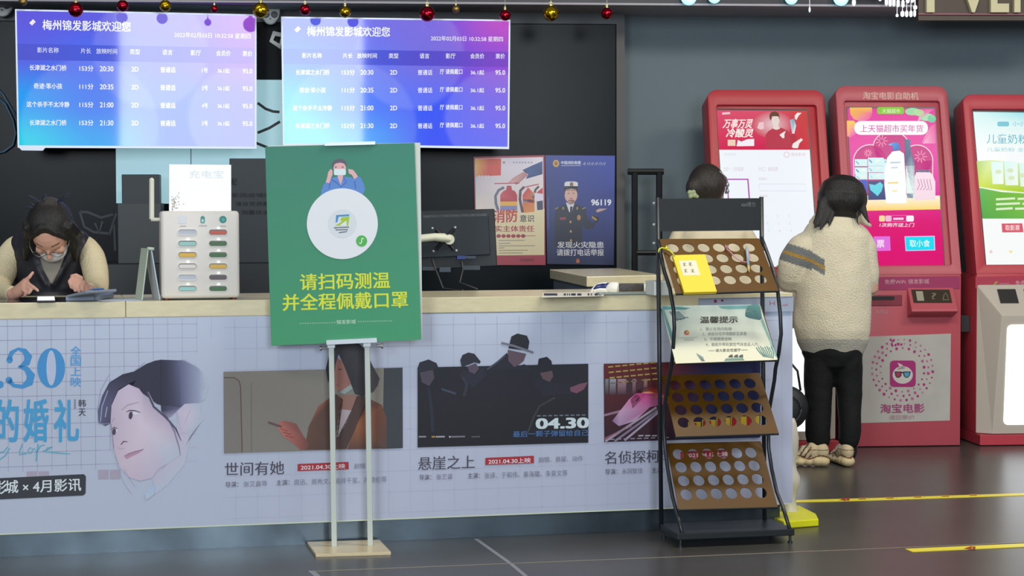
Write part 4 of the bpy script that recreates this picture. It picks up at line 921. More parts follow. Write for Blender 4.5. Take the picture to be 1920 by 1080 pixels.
a.stroke(Q([(340, 590), (620, 578)]), 1.4, 'b0b4a4'); a.text('锦发影城', 1283.5, 635, 17, 4, 'a0a494', bold=0)
a.build('notice_print', nt)
# yellow notebook with its string
PS1 = from3(S1[0], S1[1], S1[3])
bk = slab('notebook', [PS1.px(*q, .018) for q in ((1261, 478), (1322, 476.5), (1344.5, 546.5), (1283, 548.5))], .014, mat('yellow_cover', H('dcc022', 1.15), .5), None, bevel=.0015)
tag(bk, 'yellow notebook with white label on the top rack shelf', 'notebook')
a = Art(PS1, lift=.0186, k=1.15)
a.poly([(1273, 618 - 560 + 430.5 - .5), (1303, 488), (1313.5, 517), (1280.5, 518)], 'd2cdb8') if False else a.poly([(1273, 489), (1304.5, 488), (1313.5, 516), (1281, 517)], 'd2cdb8')
a.up()
HW = '6a6440'
for (x, y) in ((1280, 494), (1291, 493.5), (1282.5, 506), (1295.5, 506)):
    a.stroke([(x, y), (x + 6, y - .5)], .8, HW); a.stroke([(x + 2, y - 2), (x + 3.5, y + 5)], .8, HW); a.stroke([(x, y + 3), (x + 4, y + 2.6), (x + 7, y + 5)], .8, HW); a.stroke([(x + 5, y - 1), (x + 2, y + 5.5)], .7, HW)
a.build('cover_label', bk)
M_YS = mat('yellow_string', H('d6d22a'), .6); M_PS = mat('pink_string', H('c98aa0'), .6)
o = MB().tube([PS1.px(x, y, .02) for x, y in ((1234.5, 473), (1236, 467), (1241, 464.5), (1247, 466), (1251, 468), (1256, 470), (1261, 475), (1265, 480))], .0028, 8).ball(PS1.px(1249, 465.5, .022), .006).tube([PS1.px(x, y, .024) for x, y in ((1247, 467), (1250, 460.5), (1253, 466))], .002, 6).build('notebook_string', M_YS, None, smooth=True)
tag(o, 'knotted yellow string tying the notebook to the rack', 'string')
o = MB().tube([PS1.px(x, y, .014) for x, y in ((1362, 467), (1368, 471), (1375, 479), (1383, 486), (1391, 490), (1399, 492))], .0024, 8).tube([PS1.px(x, y, .016) for x, y in ((1360, 459), (1361.5, 466), (1364, 466), (1363, 460))], .002, 6).tube([PS1.px(x, y, .016) for x, y in ((1399, 492), (1405, 488), (1407, 480), (1403, 471), (1400, 467))], .002, 8).build('pen_string', M_PS, None, smooth=True)
tag(o, 'pink string tying the pen to the rack', 'string')
pa, pb = PS1.px(1400, 463.5, .02), PS1.px(1404.5, 511, .014)
ax = (pb - pa); L_ = ax.length
o = thing('pen', pa, 'pale blue pen hanging on the top rack shelf', 'pen')
MB().lathe(pa, [(.004, 0), (.0052, .004), (.0055, L_ * .74)], 12, axis=ax).build('barrel', mat('blue_plastic', H('8fa8b8'), .35), o, smooth=True)
MB().lathe(pa + ax * .74, [(.0055, 0), (.005, L_ * .1), (.0012, L_ * .25)], 12, axis=ax).build('tip', mat('wood_tip', H('c8b070'), .5), o, smooth=True)

# ================================================================== SELF SERVICE KIOSKS
TV_ = V((math.cos(YG), math.sin(YG), 0)); BV_ = V((-math.sin(YG), math.cos(YG), 0)); UP = V((0, 0, 1))
ZK = .92
M_KW = mat('kiosk_white', H('b9b1a4', 1.05), .45, spec=.3)
def kiosk(O, w, ztop, colr, label, white, lean=.26):
    fr = Fr((O.x, O.y, 0), YG)
    m = mat('kiosk_red_' + colr, H(colr, 1.12), .4, spec=.4)
    root = thing('ticket_kiosk', fr.p(w / 2, .19, 0), label, 'kiosk', 'self service ticket kiosks')
    phi = math.atan2(lean, ztop - ZK); sl = math.hypot(lean, ztop - ZK)
    fu = Fr(fr.p(0, 0, ZK), t=fr.t, w=UP * math.cos(phi) + fr.b * math.sin(phi), b=fr.b * math.cos(phi) - UP * math.sin(phi))
    auto_smooth(MB().box(fr, 0, w, 0, .36, .004 if not white else .06, ZK + .0).build('cabinet', m, root, bevel=.006))
    out = rrect(0, -.0, w, sl, .055, 8, (0, 0, 1, 1)); inn = rrect(.048, .05, w - .048, sl - .085, .012, 8)
    hs_ = MB().prism([fu.p(x, .022, y) for x, y in out], fu.b * .15)
    auto_smooth(hs_.build('head', m, root, bevel=.004))
    auto_smooth(MB().ring_prism([fu.p(x, 0, y) for x, y in out], [fu.p(x, .0, y) for x, y in inn], fu.b * .0215).build('bezel', m, root, bevel=.006))
    return root, fr, fu, m
def kplane(fu, off): return Plane(fu.p(0, -off + .0, 0), -fu.b)
def kscreen(root, fu, quad, fn, label=None):
    pl = kplane(fu, -.018)
    sc = slab('screen', [pl.px(*q) for q in quad], .0035, mat('screen_edge', (.012, .012, .02), .3), root)
    ins = [lerp4(quad, u, v) for u, v in ((.008, .01), (.99, .01), (.99, .995), (.008, .995))]
    a = Art(pl, lift=.0008); fn(a, ins); a.build('display', sc, M_KSCREEN)
def white_lower(root, fr, w, red):
    P = lambda u, v, z: fr.p(u, v, z)
    L = [P(0, -.002, .86), P(0, -.002, .062), P(.045, -.02, .86), P(.10, -.12, .70), P(.075, -.06, .062)]
    R = [P(w, -.002, .86), P(w, -.002, .062), P(w - .045, -.02, .86), P(w - .10, -.12, .70), P(w - .075, -.06, .062)]
    vs = L + R
    fs = [(0, 3, 2), (0, 1, 4, 3), (5, 7, 8), (5, 8, 9, 6), (2, 3, 8, 7), (3, 4, 9, 8), (0, 2, 7, 5), (1, 6, 9, 4), (0, 5, 6, 1)]
    MB().add(vs, fs).build('front_shell', M_KW, root, bevel=.004)
    MB().box(fr, 0, w, -.075, .36, .004, .0595).build('plinth', red, root, bevel=.003)
    # lit panel on the sloping front
    n = (R[3] - L[3]).cross(L[4] - L[3]).normalized(); n = n if n.y < 0 else -n
    ctr = lambda u, s: L[3] * (1 - s) + L[4] * s + (V(fr.t) * u)
    up = (L[3] - L[4]).normalized(); Hh = (L[3] - L[4]).length
    up = (up - fr.t * up.dot(fr.t)).normalized()
    base = P(.075, -.06, .062)
    pts = [base + fr.t * x + up * y + n * .003 for x, y in rrect(.055, .05, w - .205, Hh - .05, .025, 5)]
    lp = MB().prism(pts, n * -.0025).build('light_panel', mat('white_light_panel', (.9, .92, .95), .3, emit=(.93, .96, 1.0), estr=1.35), root)
    # control deck
    nd = (L[3] - L[2]).cross(R[2] - L[2]).normalized(); nd = nd if nd.z > 0 else -nd
    dd = (L[3] - L[2]); dd = (dd - fr.t * dd.dot(fr.t)).normalized()
    o0 = P(.045, -.02, .86) + nd * .002
    for (x0, x1, m_, nm) in ((.055, .155, mat('scanner_glass', (.035, .033, .03), .15), 'scanner_window'), (.20, .32, mat('slot_grey', H('59605c'), .4), 'card_slot')):
        q = [o0 + fr.t * x + dd * y for x, y in ((x0, .03), (x1, .03), (x1 + .004, .115), (x0 + .004, .115))]
        MB().prism(q, nd * .004).build(nm, m_, root, bevel=.001)
    return n

# kiosk 1 -----------------------------------------------------------------
R1 = atz(1573, 848, 0)
O1 = R1 - TV_ * .635 + BV_ * .075
k1, f1_, u1, m1 = kiosk(O1, .635, 1.905, 'a8323a', 'red ticket kiosk with white page on screen, behind the brochure rack', True)
white_lower(k1, f1_, .635, m1)
def s1(a, q):
    P = lambda u, v: lerp4(q, u, v); vb = .245
    sub = [P(0, 0), P(1, 0), P(1, vb), P(0, vb)]
    a.grid(sub, 12, 6, lambda u, v: mixc(mixc(H('d9506c'), H('d0184c'), v), mixc(H('c8423a'), H('c81c34'), v), max(0, min(1, (u - .55) * 2.4))))
    a.grid([P(0, vb), P(1, vb), P(1, 1), P(0, 1)], 1, 1, lambda u, v: H('eef4fb')); a.up()
    Q = lambda L: [(1340 + x / 8.642, 195 + y / 8.642) for x, y in L]
    a.ell(*Q([(930, 330)])[0], 38, 26, 'e2c4c8', edge='d04a60'); a.up()
    a.poly(Q([(820, 715), (825, 500), (870, 440), (945, 395), (1080, 385), (1180, 430), (1240, 520), (1260, 715)]), 'b83a4c')
    a.poly(Q([(1180, 560), (1270, 480), (1340, 540), (1290, 640), (1220, 715), (1180, 700)]), 'b0333e')
    a.up(); a.poly(Q([(915, 260), (925, 200), (1040, 200), (1048, 280), (1030, 350), (1060, 400), (1000, 420), (945, 400), (950, 350)]), 'e6d6cf')
    a.poly(Q([(890, 230), (885, 180), (920, 130), (980, 118), (1035, 145), (1052, 200), (1045, 250), (1020, 200), (950, 195), (925, 230), (915, 275)]), '6a4434')
    a.poly(Q([(1050, 500), (1090, 470), (1155, 435), (1130, 490), (1130, 550), (1100, 555)]), 'f0e6e2'); a.poly(Q([(1295, 190), (1340, 140), (1410, 145), (1360, 190), (1325, 260), (1300, 240)]), 'f0e6e2')
    a.poly(Q([(1250, 690), (1270, 640), (1400, 555), (1430, 580), (1370, 640), (1350, 715), (1270, 715)]), 'f0e6e2'); a.poly(Q([(1220, 260), (1285, 235), (1320, 350), (1290, 480), (1255, 480)]), ['a0c0cc', '6a9ab4', 'd0dce2', 'f0f0f0', 'c0d4dc'])
    a.poly(Q([(690, 390), (720, 300), (790, 290), (800, 400), (740, 415)]), 'ecc6cc')
    CW = 'fbeee6'
    a.text('万事万灵', 1355, 223, 54, 17, CW, -.0, bold=.05, shear=.25); a.text('冷酸灵', 1361, 241, 50, 16.5, CW, .0, bold=.05, shear=.2)
    a.rect(1364.5, 262, 1379, 273.5, 'ead0b8'); a.poly(Q([(355, 685), (375, 580), (430, 610), (530, 570), (640, 565), (640, 680)]), 'f4ecf4'); a.stroke([(1354, 213), (1369, 212)], 4, 'ecc4cc')
    # booking page
    a.poly([(1363, 335), (1403.5, 335), (1408, 392), (1365, 392)], 'b060b4'); a.up(); a.poly([(1365, 337.5), (1401, 337.5), (1405, 392), (1368, 392)], 'eef4fb')
    FT = 'd9c6d0'
    a.text('返回首页', 1358, 287, 22, 5, 'd4d8e2', bold=0); a.ell(1475, 290, 5.5, 5.5, 'e8b8c0'); a.up(); a.ell(1475, 290, 4.4, 4.4, 'eef4fb'); a.text('锦发影城', 1483, 286.5, 27, 6, 'e0c0ca', bold=0)
    a.text('方式一：扫码取票', 1356, 313, 38, 8, FT, bold=0) ; a.text('方式二：输码取票', 1422, 313, 36, 8, FT, bold=0); a.text('取票码', 1423, 333, 15, 5, FT, bold=0)
    a.stroke([(1423, 345), (1511, 345), (1512, 358), (1424, 358), (1423, 345)], .8, 'd4d8e6'); a.text('验证码', 1424, 365, 15, 5, FT, bold=0)
    for j in range(3):
        for i, t in enumerate('123 456 789'.split()[j]): a.textc(t, 1437 + 21 * i + 2 * j, 405 + 14 * j, 4.5, 'd0d6e2', bold=0)
kscreen(k1, u1, [(1342.5, 203.5), (1514.5, 204.5), (1536, 508), (1361, 511)], s1)

# kiosk 2 -----------------------------------------------------------------
R2 = atz(1800.5, 836.5, 0)
O2 = R2 - TV_ * .622
k2, f2, u2, m2 = kiosk(O2, .622, 1.935, 'ac4c56', 'tall pinkish red ticket kiosk with magenta screen, before the girl', False)
a = Art(kplane(u2, 0), lift=.001); a.text('淘宝电影自助机', 1618, 172, 104, 14, 'd9bfae', .01, bold=.01); a.build('header_lettering', k2)
def s2(a, q):
    P = lambda u, v: lerp4(q, u, v)
    a.grid(q, 10, 14, lambda u, v: mixc(mixc(H('e03a9c'), H('e0109c'), min(1, v * 2.2)), H('dc0070'), max(0, min(1, (v - .5) * 5)))); a.up()
    Q = lambda L: [(1580 + x / 5.268, 195 + y / 5.268) for x, y in L]
    a.fan(Q([(180, 80)])[0], Q([(70, 35), (290, 35), (292, 100), (265, 150), (190, 175), (110, 150), (75, 100)]), 'f0a060', ['f4c050', 'f4c050', 'e860a0', 'e860a8', 'ee70b0', 'f0a070', 'f0b050'])
    a.fan(Q([(85, 240)])[0], Q([(42, 165), (110, 165), (155, 220), (140, 290), (80, 330), (45, 320)]), 'f4a080', ['f8d048', 'f8d048', 'f090a0', 'e060b0', 'e850b0', 'f0a080'])
    for (x, y, rx, ry, c) in ((690, 75, 14, 7, '9cd8a8'), (750, 85, 10, 6, 'b8e0a0'), (830, 130, 14, 7, 'a8dcb0'), (880, 145, 8, 7, '70c8a0')): a.ell(*Q([(x, y)])[0], rx, ry, c)
    for (x0, y0, x1, y1, x2, y2) in ((740, 180, 770, 45, 900, 50), (780, 390, 860, 220, 912, 200), (790, 390, 912, 200, 918, 390)): a.poly(Q([(x0, y0), (x1, y1), (x2, y2)]), ['f0b0d0', 'e04898', 'e868a8'])
    a.up(); BO = 'f8d8e0'; DM = 'c0147c'
    for r, c in ((0, BO), (9, DM)):
        a.ell(*Q([(270, 565)])[0], (168 - r) / 5.268, (168 - r) / 5.268, c); a.ell(*Q([(480, 430)])[0], (185 - r) / 5.268, (165 - r) / 5.268, c); a.ell(*Q([(735, 560)])[0], (160 - r) / 5.268, (160 - r) / 5.268, c)
        a.poly(Q([(104 + r, 560), (893 - r, 560), (893 - r, 900), (110 + r, 900)]), c); a.up()
    for (x, y, r_) in ((385, 365, 60), (770, 520, 62), (250, 485, 40)):
        for k in range(9): w = 2 * math.pi * k / 9; a.stroke(Q([(x + r_ * .3 * math.cos(w), y + r_ * .3 * math.sin(w)), (x + r_ * math.cos(w), y + r_ * math.sin(w))]), 1.6, 'f090b8')
    a.poly(Q([(200, 905), (960, 905), (965, 1040), (210, 1055)]), ['fdf4e4', 'fbeed8', 'f8d870', 'f8d068']); a.up()
    for (x0, y0, x1, y1) in ((120, 545, 245, 615), (120, 625, 245, 690), (125, 690, 245, 745), (250, 530, 405, 610), (250, 612, 405, 675), (255, 680, 405, 745), (405, 545, 430, 745)):
        a.rect(*Q([(x0, y0)])[0], *Q([(x1, y1)])[0], 'c9ecf0'); a.stroke(Q([(x0 + 12, y0 + 20), (x0 + 40, y0 + 50)]), 2.2, '3a78b0'); a.ell(*Q([((x0 + x1) / 2 + 20, (y0 + y1) / 2)])[0], 6, 4, 'e8f4e8')
    a.rect(*Q([(172, 750)])[0], *Q([(240, 868)])[0], '2a50c0'); a.poly(Q([(245, 760), (400, 755), (430, 945), (252, 948)]), '2c3c78'); a.up(); a.poly(Q([(260, 790), (320, 800), (370, 770), (400, 800), (385, 860), (345, 910), (275, 850)]), '58d0e0')
    a.poly(Q([(615, 350), (668, 350), (672, 470), (712, 580), (705, 930), (635, 930), (618, 570)]), ['3a6a8a', '4a7a98', '3a5a80', '4a5a90', 'd8ecec', 'e0f0f0', '3a4a78'])
    a.poly(Q([(622, 610), (712, 610), (702, 880), (634, 880)]), 'e6f4f0'); a.rect(*Q([(636, 885)])[0], *Q([(695, 930)])[0], '243a70')
    a.poly(Q([(722, 650), (862, 650), (862, 675), (890, 700), (915, 770), (915, 945), (705, 950), (708, 720), (725, 680)]), 'f2d8e4'); a.rect(*Q([(724, 650)])[0], *Q([(862, 674)])[0], '2a2c6a'); a.up()
    for k in range(5): a.stroke(Q([(740 + 30 * k, 740), (760 + 30 * k, 800 + 12 * k), (735 + 30 * k, 850)]), 1.6, 'c090b0')
    a.poly(Q([(490, 470), (560, 460), (605, 490), (615, 640), (628, 800), (630, 980), (430, 980), (412, 800), (415, 640), (440, 530)]), ['f4fbfc'] * 3 + ['f0f8f8', 'f8fbfd', 'fafdff', 'fafdff', 'f0f6f8', 'f0f6f8', 'f4fbfc'])
    a.poly(Q([(448, 400), (495, 382), (552, 382), (570, 455), (492, 462), (495, 405), (470, 412)]), ['58c0f0', '2a90e0', '2080d0', '1a60b0', '1a68b8', '2a90e0', '58c0f0']); a.up()
    for (x0, y0, x1, c) in ((470, 580, 570, 'b0c8d8'), (480, 630, 545, 'c0d0dc'), (445, 780, 550, 'f0d080'), (490, 860, 540, 'f4e4a0')): a.stroke(Q([(x0, y0), (x1, y0 - 4)]), 3, c)
    a.rr(*Q([(115, 168)])[0], *Q([(842, 305)])[0], 12, 'fbf3f6'); a.rr(*Q([(340, 30)])[0], *Q([(606, 100)])[0], 4, '88c838'); a.up()
    a.text('上天猫超市买年货', 1613, 234, 118, 14, 'c8409c', .0, bold=.01); a.text('天猫超市', 1654, 204, 34, 8, 'e4f4c8', bold=.01)
    Q5 = lambda L: [(1600 + x / 6, 380 + y / 6) for x, y in L]
    for (x0, x1, c) in ((290, 355, 'f4d8a0'), (360, 430, 'f0b8d8'), (595, 680, 'fbeef8')): a.rr(*Q5([(x0, 145)])[0], *Q5([(x1, 212)])[0], 2.5, c)
    a.stroke(Q5([(430, 145), (600, 143)]), 1, 'e878b8'); a.stroke(Q5([(430, 212), (600, 210)]), 1, 'e878b8'); a.stroke(Q5([(450, 182), (565, 180)]), 4, 'f8d0e8'); a.text('1次购齐送上门', 1649, 418, 64, 7.5, 'fbe8f4', .0, bold=.02, shear=.2)
    a.poly(Q5([(230, 380), (412, 378), (420, 540), (240, 545)]), 'e070dc'); a.poly(Q5([(575, 378), (915, 372), (922, 538), (588, 545)]), 'd8c0f4'); a.up(); a.poly(Q5([(584, 388), (905, 382), (911, 528), (596, 534)]), '10dcf2'); a.up()
    a.text('票', 1644, 450, 14, 14, 'fdeefc', bold=.03); a.text('取小食', 1705.5, 449.5, 38, 13.5, 'dffafe', bold=.03)
kscreen(k2, u2, [(1587, 200), (1754, 200.5), (1772.5, 510), (1605, 513)], s2)
PK2 = Plane(f2.o, -f2.b)
bd = slab('wifi_band', [PK2.px(x, y, .004) for x, y in ((1593, 520), (1799.3, 518), (1800, 541), (1592, 545))], .004, mat('magenta_band', H('96305a', 1.1), .4), k2)
a = Art(PK2, lift=.005); a.text('免费WiFi: 锦发影城', 1659, 524, 83, 9, 'cfa8b0', -.012, bold=0); a.text('淘宝电影', 1630, 529, 13, 4, 'b07080', bold=0); a.build('band_print', bd)
def kbox(name, x0, y0, x1, y1, v0, v1, m, parent, bev=.003):
    p0 = PK2.px(x0, y0, 0); p1 = PK2.px(x1, y1, 0); a_ = f2.uvw(p0); b_ = f2.uvw(p1)
    return MB().box(f2, a_[0], b_[0], v0, v1, b_[2], a_[2]).build(name, m, parent, bevel=bev)
kbox('ticket_outlet', 1624, 553, 1691, 573, -.006, .02, mat('outlet_red', H('7c2a38', 1.1), .45), k2); kbox('outlet_slot', 1627, 556, 1676, 562, -.009, 0, mat('dark_slot', (.012, .008, .01), .4), k2, 0)
a = Art(PK2, lift=.002); a.text('取票口', 1642, 581.5, 22, 7, 'c99aa0', -.01, bold=0); a.stroke([(1628, 541.5 + 3), (1652, 541 + 3)], 2, 'c08890'); a.build('outlet_lettering', k2)
ua, _, za = f2.uvw(PK2.px(1701, 538)); ub, _, zb = f2.uvw(PK2.px(1787, 580)); zc = za - (.118 + .045)
pf_ = [f2.p(ua, 0, za), f2.p(ua, -.085, zb + .0), f2.p(ua, -.085, zb - .008), f2.p(ua, 0, zc)]
sb = MB().prism(pf_, f2.t * (ub - ua)).build('scanner_box', m2, k2, bevel=.004)
sp = Plane(f2.p(ua, 0, za), (-(f2.b) * (za - zb) + UP * .085))
slab('scanner_glass', [sp.px(x, y, .003) for x, y in ((1708.5, 543), (1780, 543), (1785.5, 567.5), (1713.5, 567.5))], .002, mat('dark_scanner', H('3a3024'), .2), sb)
a = Art(sp, lift=.004); a.poly([(1717, 546), (1730, 546), (1733, 564), (1720, 564)], '9a9684'); a.text('?', 1747, 549, 8, 12, '766a58'); a.stroke([(1768, 562), (1770, 553), (1773, 549), (1776, 553), (1779, 562), (1768, 562)], 1.5, '766a58'); a.build('scanner_symbols', sb)
stq = [(1606, 632), (1783, 625.5), (1781, 788.5), (1606, 793.5)]
st = slab('sticker', [PK2.px(x, y, .002) for x, y in stq], .0018, mat('sticker_paper', H('a9a79f', 1.1), .55, var=.06, vscale=7), k2)
a = Art(PK2, lift=.003, k=1.1); MG = '9c2d6c'
rnd = random.Random(11)
for rr_, n in ((34, 0), (41, 22), (49, 27), (57, 32)):
    for k in range(n):
        w = 2 * math.pi * k / n + rr_; x, y = 1692 + rr_ * 1.0 * math.cos(w), 693.5 + rr_ * 1.0 * math.sin(w); s = rnd.uniform(1.3, 2.9); c = rnd.choice((MG, MG, 'a84a7c', 'a8608a'))
        if rnd.random() < .6: a.ell(x, y, s, s * 1.1, c, n=8)
        else: a.poly([(x - s, y - s), (x + s, y - s * .7), (x + s * .8, y + s), (x - s * .8, y + s)], c)
for (x, y) in ((1670, 637), (1676, 638), (1672, 645), (1679, 647), (1690, 646)): a.ell(x, y, 2.2, 2.6, MG, n=8)
a.up(); a.rr(1668.5, 676, 1717, 725.5, 7, '9a2a6a'); a.up(); a.ell(1692.5, 703, 19, 16.5, 'bdb9b2'); a.poly([(1683, 680), (1690, 683), (1700, 691), (1690, 692), (1682, 694), (1686, 687)], 'bdb9b2'); a.up()
a.poly([(1677, 696.5), (1691, 696.5), (1690, 705), (1686, 708.5), (1681, 708), (1678.5, 704)], '33303a'); a.poly([(1693, 696.5), (1708, 696.5), (1706, 704), (1702, 708.5), (1697, 708), (1694, 704)], '33303a'); a.rect(1690, 697.5, 1694, 700, '33303a'); a.up()
a.poly([(1679, 698.5), (1689, 698.5), (1688, 704.5), (1685, 707), (1682, 706.5)], '9a3450'); a.poly([(1695, 698.5), (1705.5, 698.5), (1704, 704), (1701, 707), (1697, 706)], '4a92b4')
a.text('淘宝电影', 1651, 757.5, 82, 17, '9a3a6c', -.012, bold=.03); a.text('值回票价', 1667, 778.5, 48, 8, 'a8808e', -.01, bold=0); a.build('sticker_print', st)
# kiosk 3 -----------------------------------------------------------------
O3 = atz(1829, 833.5, 0)
k3, f3, u3, m3 = kiosk(O3, .63, 1.895, 'b03a46', 'red and white ticket kiosk with green screen, rightmost in view', True)
white_lower(k3, f3, .63, m3)
PK3 = Plane(f3.o, -f3.b)
MB().box(f3, -.05, -.002, .1, .16, .60, .69).build('side_lock', mat('black_plastic', (.02, .02, .022), .4), k3, bevel=.002)
def s3(a, q):
    a.grid(q, 8, 12, lambda u, v: mixc(mixc(H('d8f6f4'), H('60d8e8'), max(0, u * 1.1 - v * 6)), H('f6fdf8'), min(1, v * 4))); a.up()
    Q = lambda L: [(1820 + x / 4.32, 190 + y / 4.32) for x, y in L]
    a.poly(Q([(48, 485), (170, 475), (700, 540), (720, 760), (430, 745), (68, 700)]), ['a8d070', 'e0f0b0', 'c0e070', '90c830', 'b8d820', 'c8dc28'])
    a.poly(Q([(68, 700), (250, 735), (430, 745), (760, 750), (800, 950), (95, 950)]), ['58b050', '70b838', '80c040', '80c040', '88c848', '50a848']); a.up()
    for (x0, x1, y0, y1) in ((165, 262, 490, 670), (270, 380, 485, 680), (392, 500, 500, 690)): a.poly(Q([(x0, y0), (x1, y0), (x1 + 5, y1), (x0 + 12, y1)]), ['d8f8f4', 'e8fbf8', 'f4faf0', 'e8f4e8'])
    a.up(); 
    for (x, y) in ((225, 570), (320, 560), (330, 620), (420, 600)): a.ell(*Q([(x, y)])[0], 6, 4, 'd8e8c0')
    a.stroke(Q([(70, 697), (240, 722), (430, 742), (700, 745)]), 2.2, 'e8f4d8')
    for (y, x1) in ((790, 360), (830, 400), (870, 340)):
        a.stroke(Q([(205, y + 4), (x1, y - 4)]), 4, 'dcf0c8'); a.stroke(Q([(x1 + 20, y), (600, y - 6)]), 4, 'dcf0c8')
    a.text('儿童奶粉', 1850, 251, 78, 18, '60b8cc', .01, bold=.005); a.text('儿童奶粉 全新上市', 1850, 276, 110, 8, '90d0dc', .01, bold=0); a.rr(1870, 228, 1892, 237, 3, '80c8d8'); a.text('小小', 1898, 228, 24, 9, '90d0e0')
    a.poly(Q([(250, 990), (418, 988), (428, 1060), (256, 1062)]), 'd85a6c'); a.up(); a.text('取影票', 1885, 422, 27, 10, 'fbe4e4', bold=.02)
    a.ell(1858, 472, 3, 3, 'f0d0d0'); a.ell(1895, 472, 3, 3, 'f4e8a0')
kscreen(k3, u3, [(1823, 206.5), (1995, 209), (2020, 512), (1849.5, 513.5)], s3)
bd = slab('wifi_band', [PK3.px(x, y, .004) for x, y in ((1829, 519), (2040, 516), (2040, 539), (1829, 541))], .004, mat('rose_band', H('a83a50', 1.1), .4), k3)
a = Art(PK3, lift=.005); a.text('免费WiFi: 锦发影城', 1904, 526, 83, 9, 'cfa8b0', -.012, bold=0); a.stroke([(1864, 534), (1868, 529), (1871, 529)], 3, '9aa048'); a.stroke([(1874, 532), (1892, 531.5)], 2, 'b07080'); a.build('band_print', bd)

# ================================================================== ON THE WORKTOP
ZW = .9325
def wtop(x, y): return atz(x, y, ZW)
# power bank station
PBX = Plane(FC.p(0, .035, 0), -FC.b)
ua = FC.uvw(PBX.px(303, 564))[0]; ub = FC.uvw(PBX.px(450, 563))[0]; zt = PBX.px(375, 395.5).z; z0 = ZW + .006
st = thing('charging_station', FC.p((ua + ub) / 2, .12, ZW), 'white power bank station with coloured slots on the worktop', 'charger')
auto_smooth(MB().box(FC, ua, ub, .035, .20, z0, zt).build('casing', mat('warm_white_plastic', H('e6e1da', 1.0), .4), st, bevel=.014, seg=4))
for du in (.02, -.02):
    for v in (.06, .175): MB().lathe(FC.p((ua if du > 0 else ub) + du, v, ZW), [(.009, 0), (.009, .0075)], 12).build('foot', mat('red_foot', H('6a2a28'), .5), st)
a = Art(PBX, lift=.001, k=1.15)
a.rr(334.5, 404, 349.5, 419.5, 2, 'd9dde2'); a.up(); a.rr(376, 406, 384, 418.5, 2, '4f9a92'); a.rect(378.5, 404.6, 381.5, 406.5, '4f9a92'); a.ell(418, 411.5, 6.8, 6.8, '3f8f88'); a.up()
a.rect(378, 411, 382, 416.5, 'c9d8d4'); a.ell(418.5, 412, 3.2, 3.2, '62aaa0'); a.text('共享充电', 373, 421.5, 15, 3.4, '8e9a98', bold=0)
a.stroke([(337, 424), (349, 424)], 1.3, 'a8a8a4'); a.stroke([(412, 424), (424, 424)], 1.3, 'a8a8a4'); a.build('front_symbols', st)
rows = [435.4, 456.5, 477.8, 499, 519.9, 541]
PBC = {'mint': ('8fc0ba', 'mint green'), 'yellow': ('d3a936', 'yellow'), 'white': ('d6d0ca', 'white'), 'red': ('b9503a', 'red'), 'green': ('2f6030', 'dark green'), 'plum': ('54464f', 'dark plum')}
ORD = ('top', 'second', 'third', 'fourth', 'fifth', 'bottom')
def slot(x0, x1, y, kind, lab):
    P = lambda r_, x, yy, off: PBX.px(x, yy, off)
    loop = rrect(x0, y - 5, x1, y + 5, 4.9, 6)
    out = rrect(x0 - 1.5, y - 6.3, x1 + 1.5, y + 6.3, 6.2, 6)
    MB().ring_prism([PBX.px(x, q, .0035) for x, q in out], [PBX.px(x, q, .0035) for x, q in loop], FC.b * .003).build('slot_rim', mat('warm_white_plastic'), st)
    MB().prism([PBX.px(x, q, .0005) for x, q in loop], FC.b * .0004).build('slot', mat('slot_shadow' if kind else 'slot_empty', H('8a8a88') if kind else H('b9bfca', 1.1), .5), st)
    if kind:
        lp = rrect(x0 + 1.2, y - 3.2, x1 - 1.2, y + 4.0, 3.4, 6)
        o = MB().prism([PBX.px(x, q, .0028) for x, q in lp], FC.b * .0022).build('power_bank', mat('pb_' + kind, H(PBC[kind][0], 1.15), .4), None)
        tag(o, lab, 'power bank', 'power banks in the charging station')
        c = PBX.px((x0 + x1) / 2 + 1, y - 7.5, .0012)
        MB().lathe(c, [(.0042, 0), (.004, .0018)], 12, axis=-FC.b).build('indicator_light', mat('led_white', (.8, .9, .9), .4, emit=(.8, 1, .97), estr=1.6), st)
LK = (None, 'mint', 'yellow', 'white', None, 'mint'); RK = ('red', 'green', 'green', 'yellow', 'plum', 'green')
for i, y in enumerate(rows):
    for (x0, x1, K, side) in ((334.5, 368.5, LK, 'left'), (392, 425.8, RK, 'right')):
        slot(x0, x1, y, K[i], K[i] and f'{PBC[K[i]][1]} power bank in the {ORD[i]} slot of the {side} column')
card = slab('display_card', [Plane(FC.p(0, .11, 0), -FC.b).px(x, y) for x, y in ((317, 308), (433.5, 309), (433.5, 398), (317, 398))], .008, mat('milky_acrylic', H('dfe4ea', 1.0), .25, emit=H('dfe4ea'), estr=.22), st, bevel=.001)
a = Art(Plane(FC.p(0, .11, 0), -FC.b), lift=.001, k=1.1); a.text('充电宝', 355, 319, 64, 15, 'e2e8f0', bold=.0)
rnd = random.Random(3)
for k in range(26): t = rnd.random(); a.ell(320 + 26 * t * rnd.random() + 2, 360 + 34 * rnd.random(), 1.6, 1.6, rnd.choice(('c9c0b8', 'bdb4ac', 'd0c8c0')), n=7)
a.stroke([(326, 372), (327, 390)], 2, 'b0a49a'); a.build('card_print', card)
pa_ = Plane(FC.p(0, .13, 0), -FC.b)
auto_smooth(MB().tube([pa_.px(284.5, 411), pa_.px(284.5, 338)], .0095, 12).ball(pa_.px(284.5, 338), .0095).tube([pa_.px(283, 411.5), pa_.px(303, 411.5)], .007, 10).build('antenna', mat('ivory_plastic', H('d3d4c4', 1.15), .4), st))
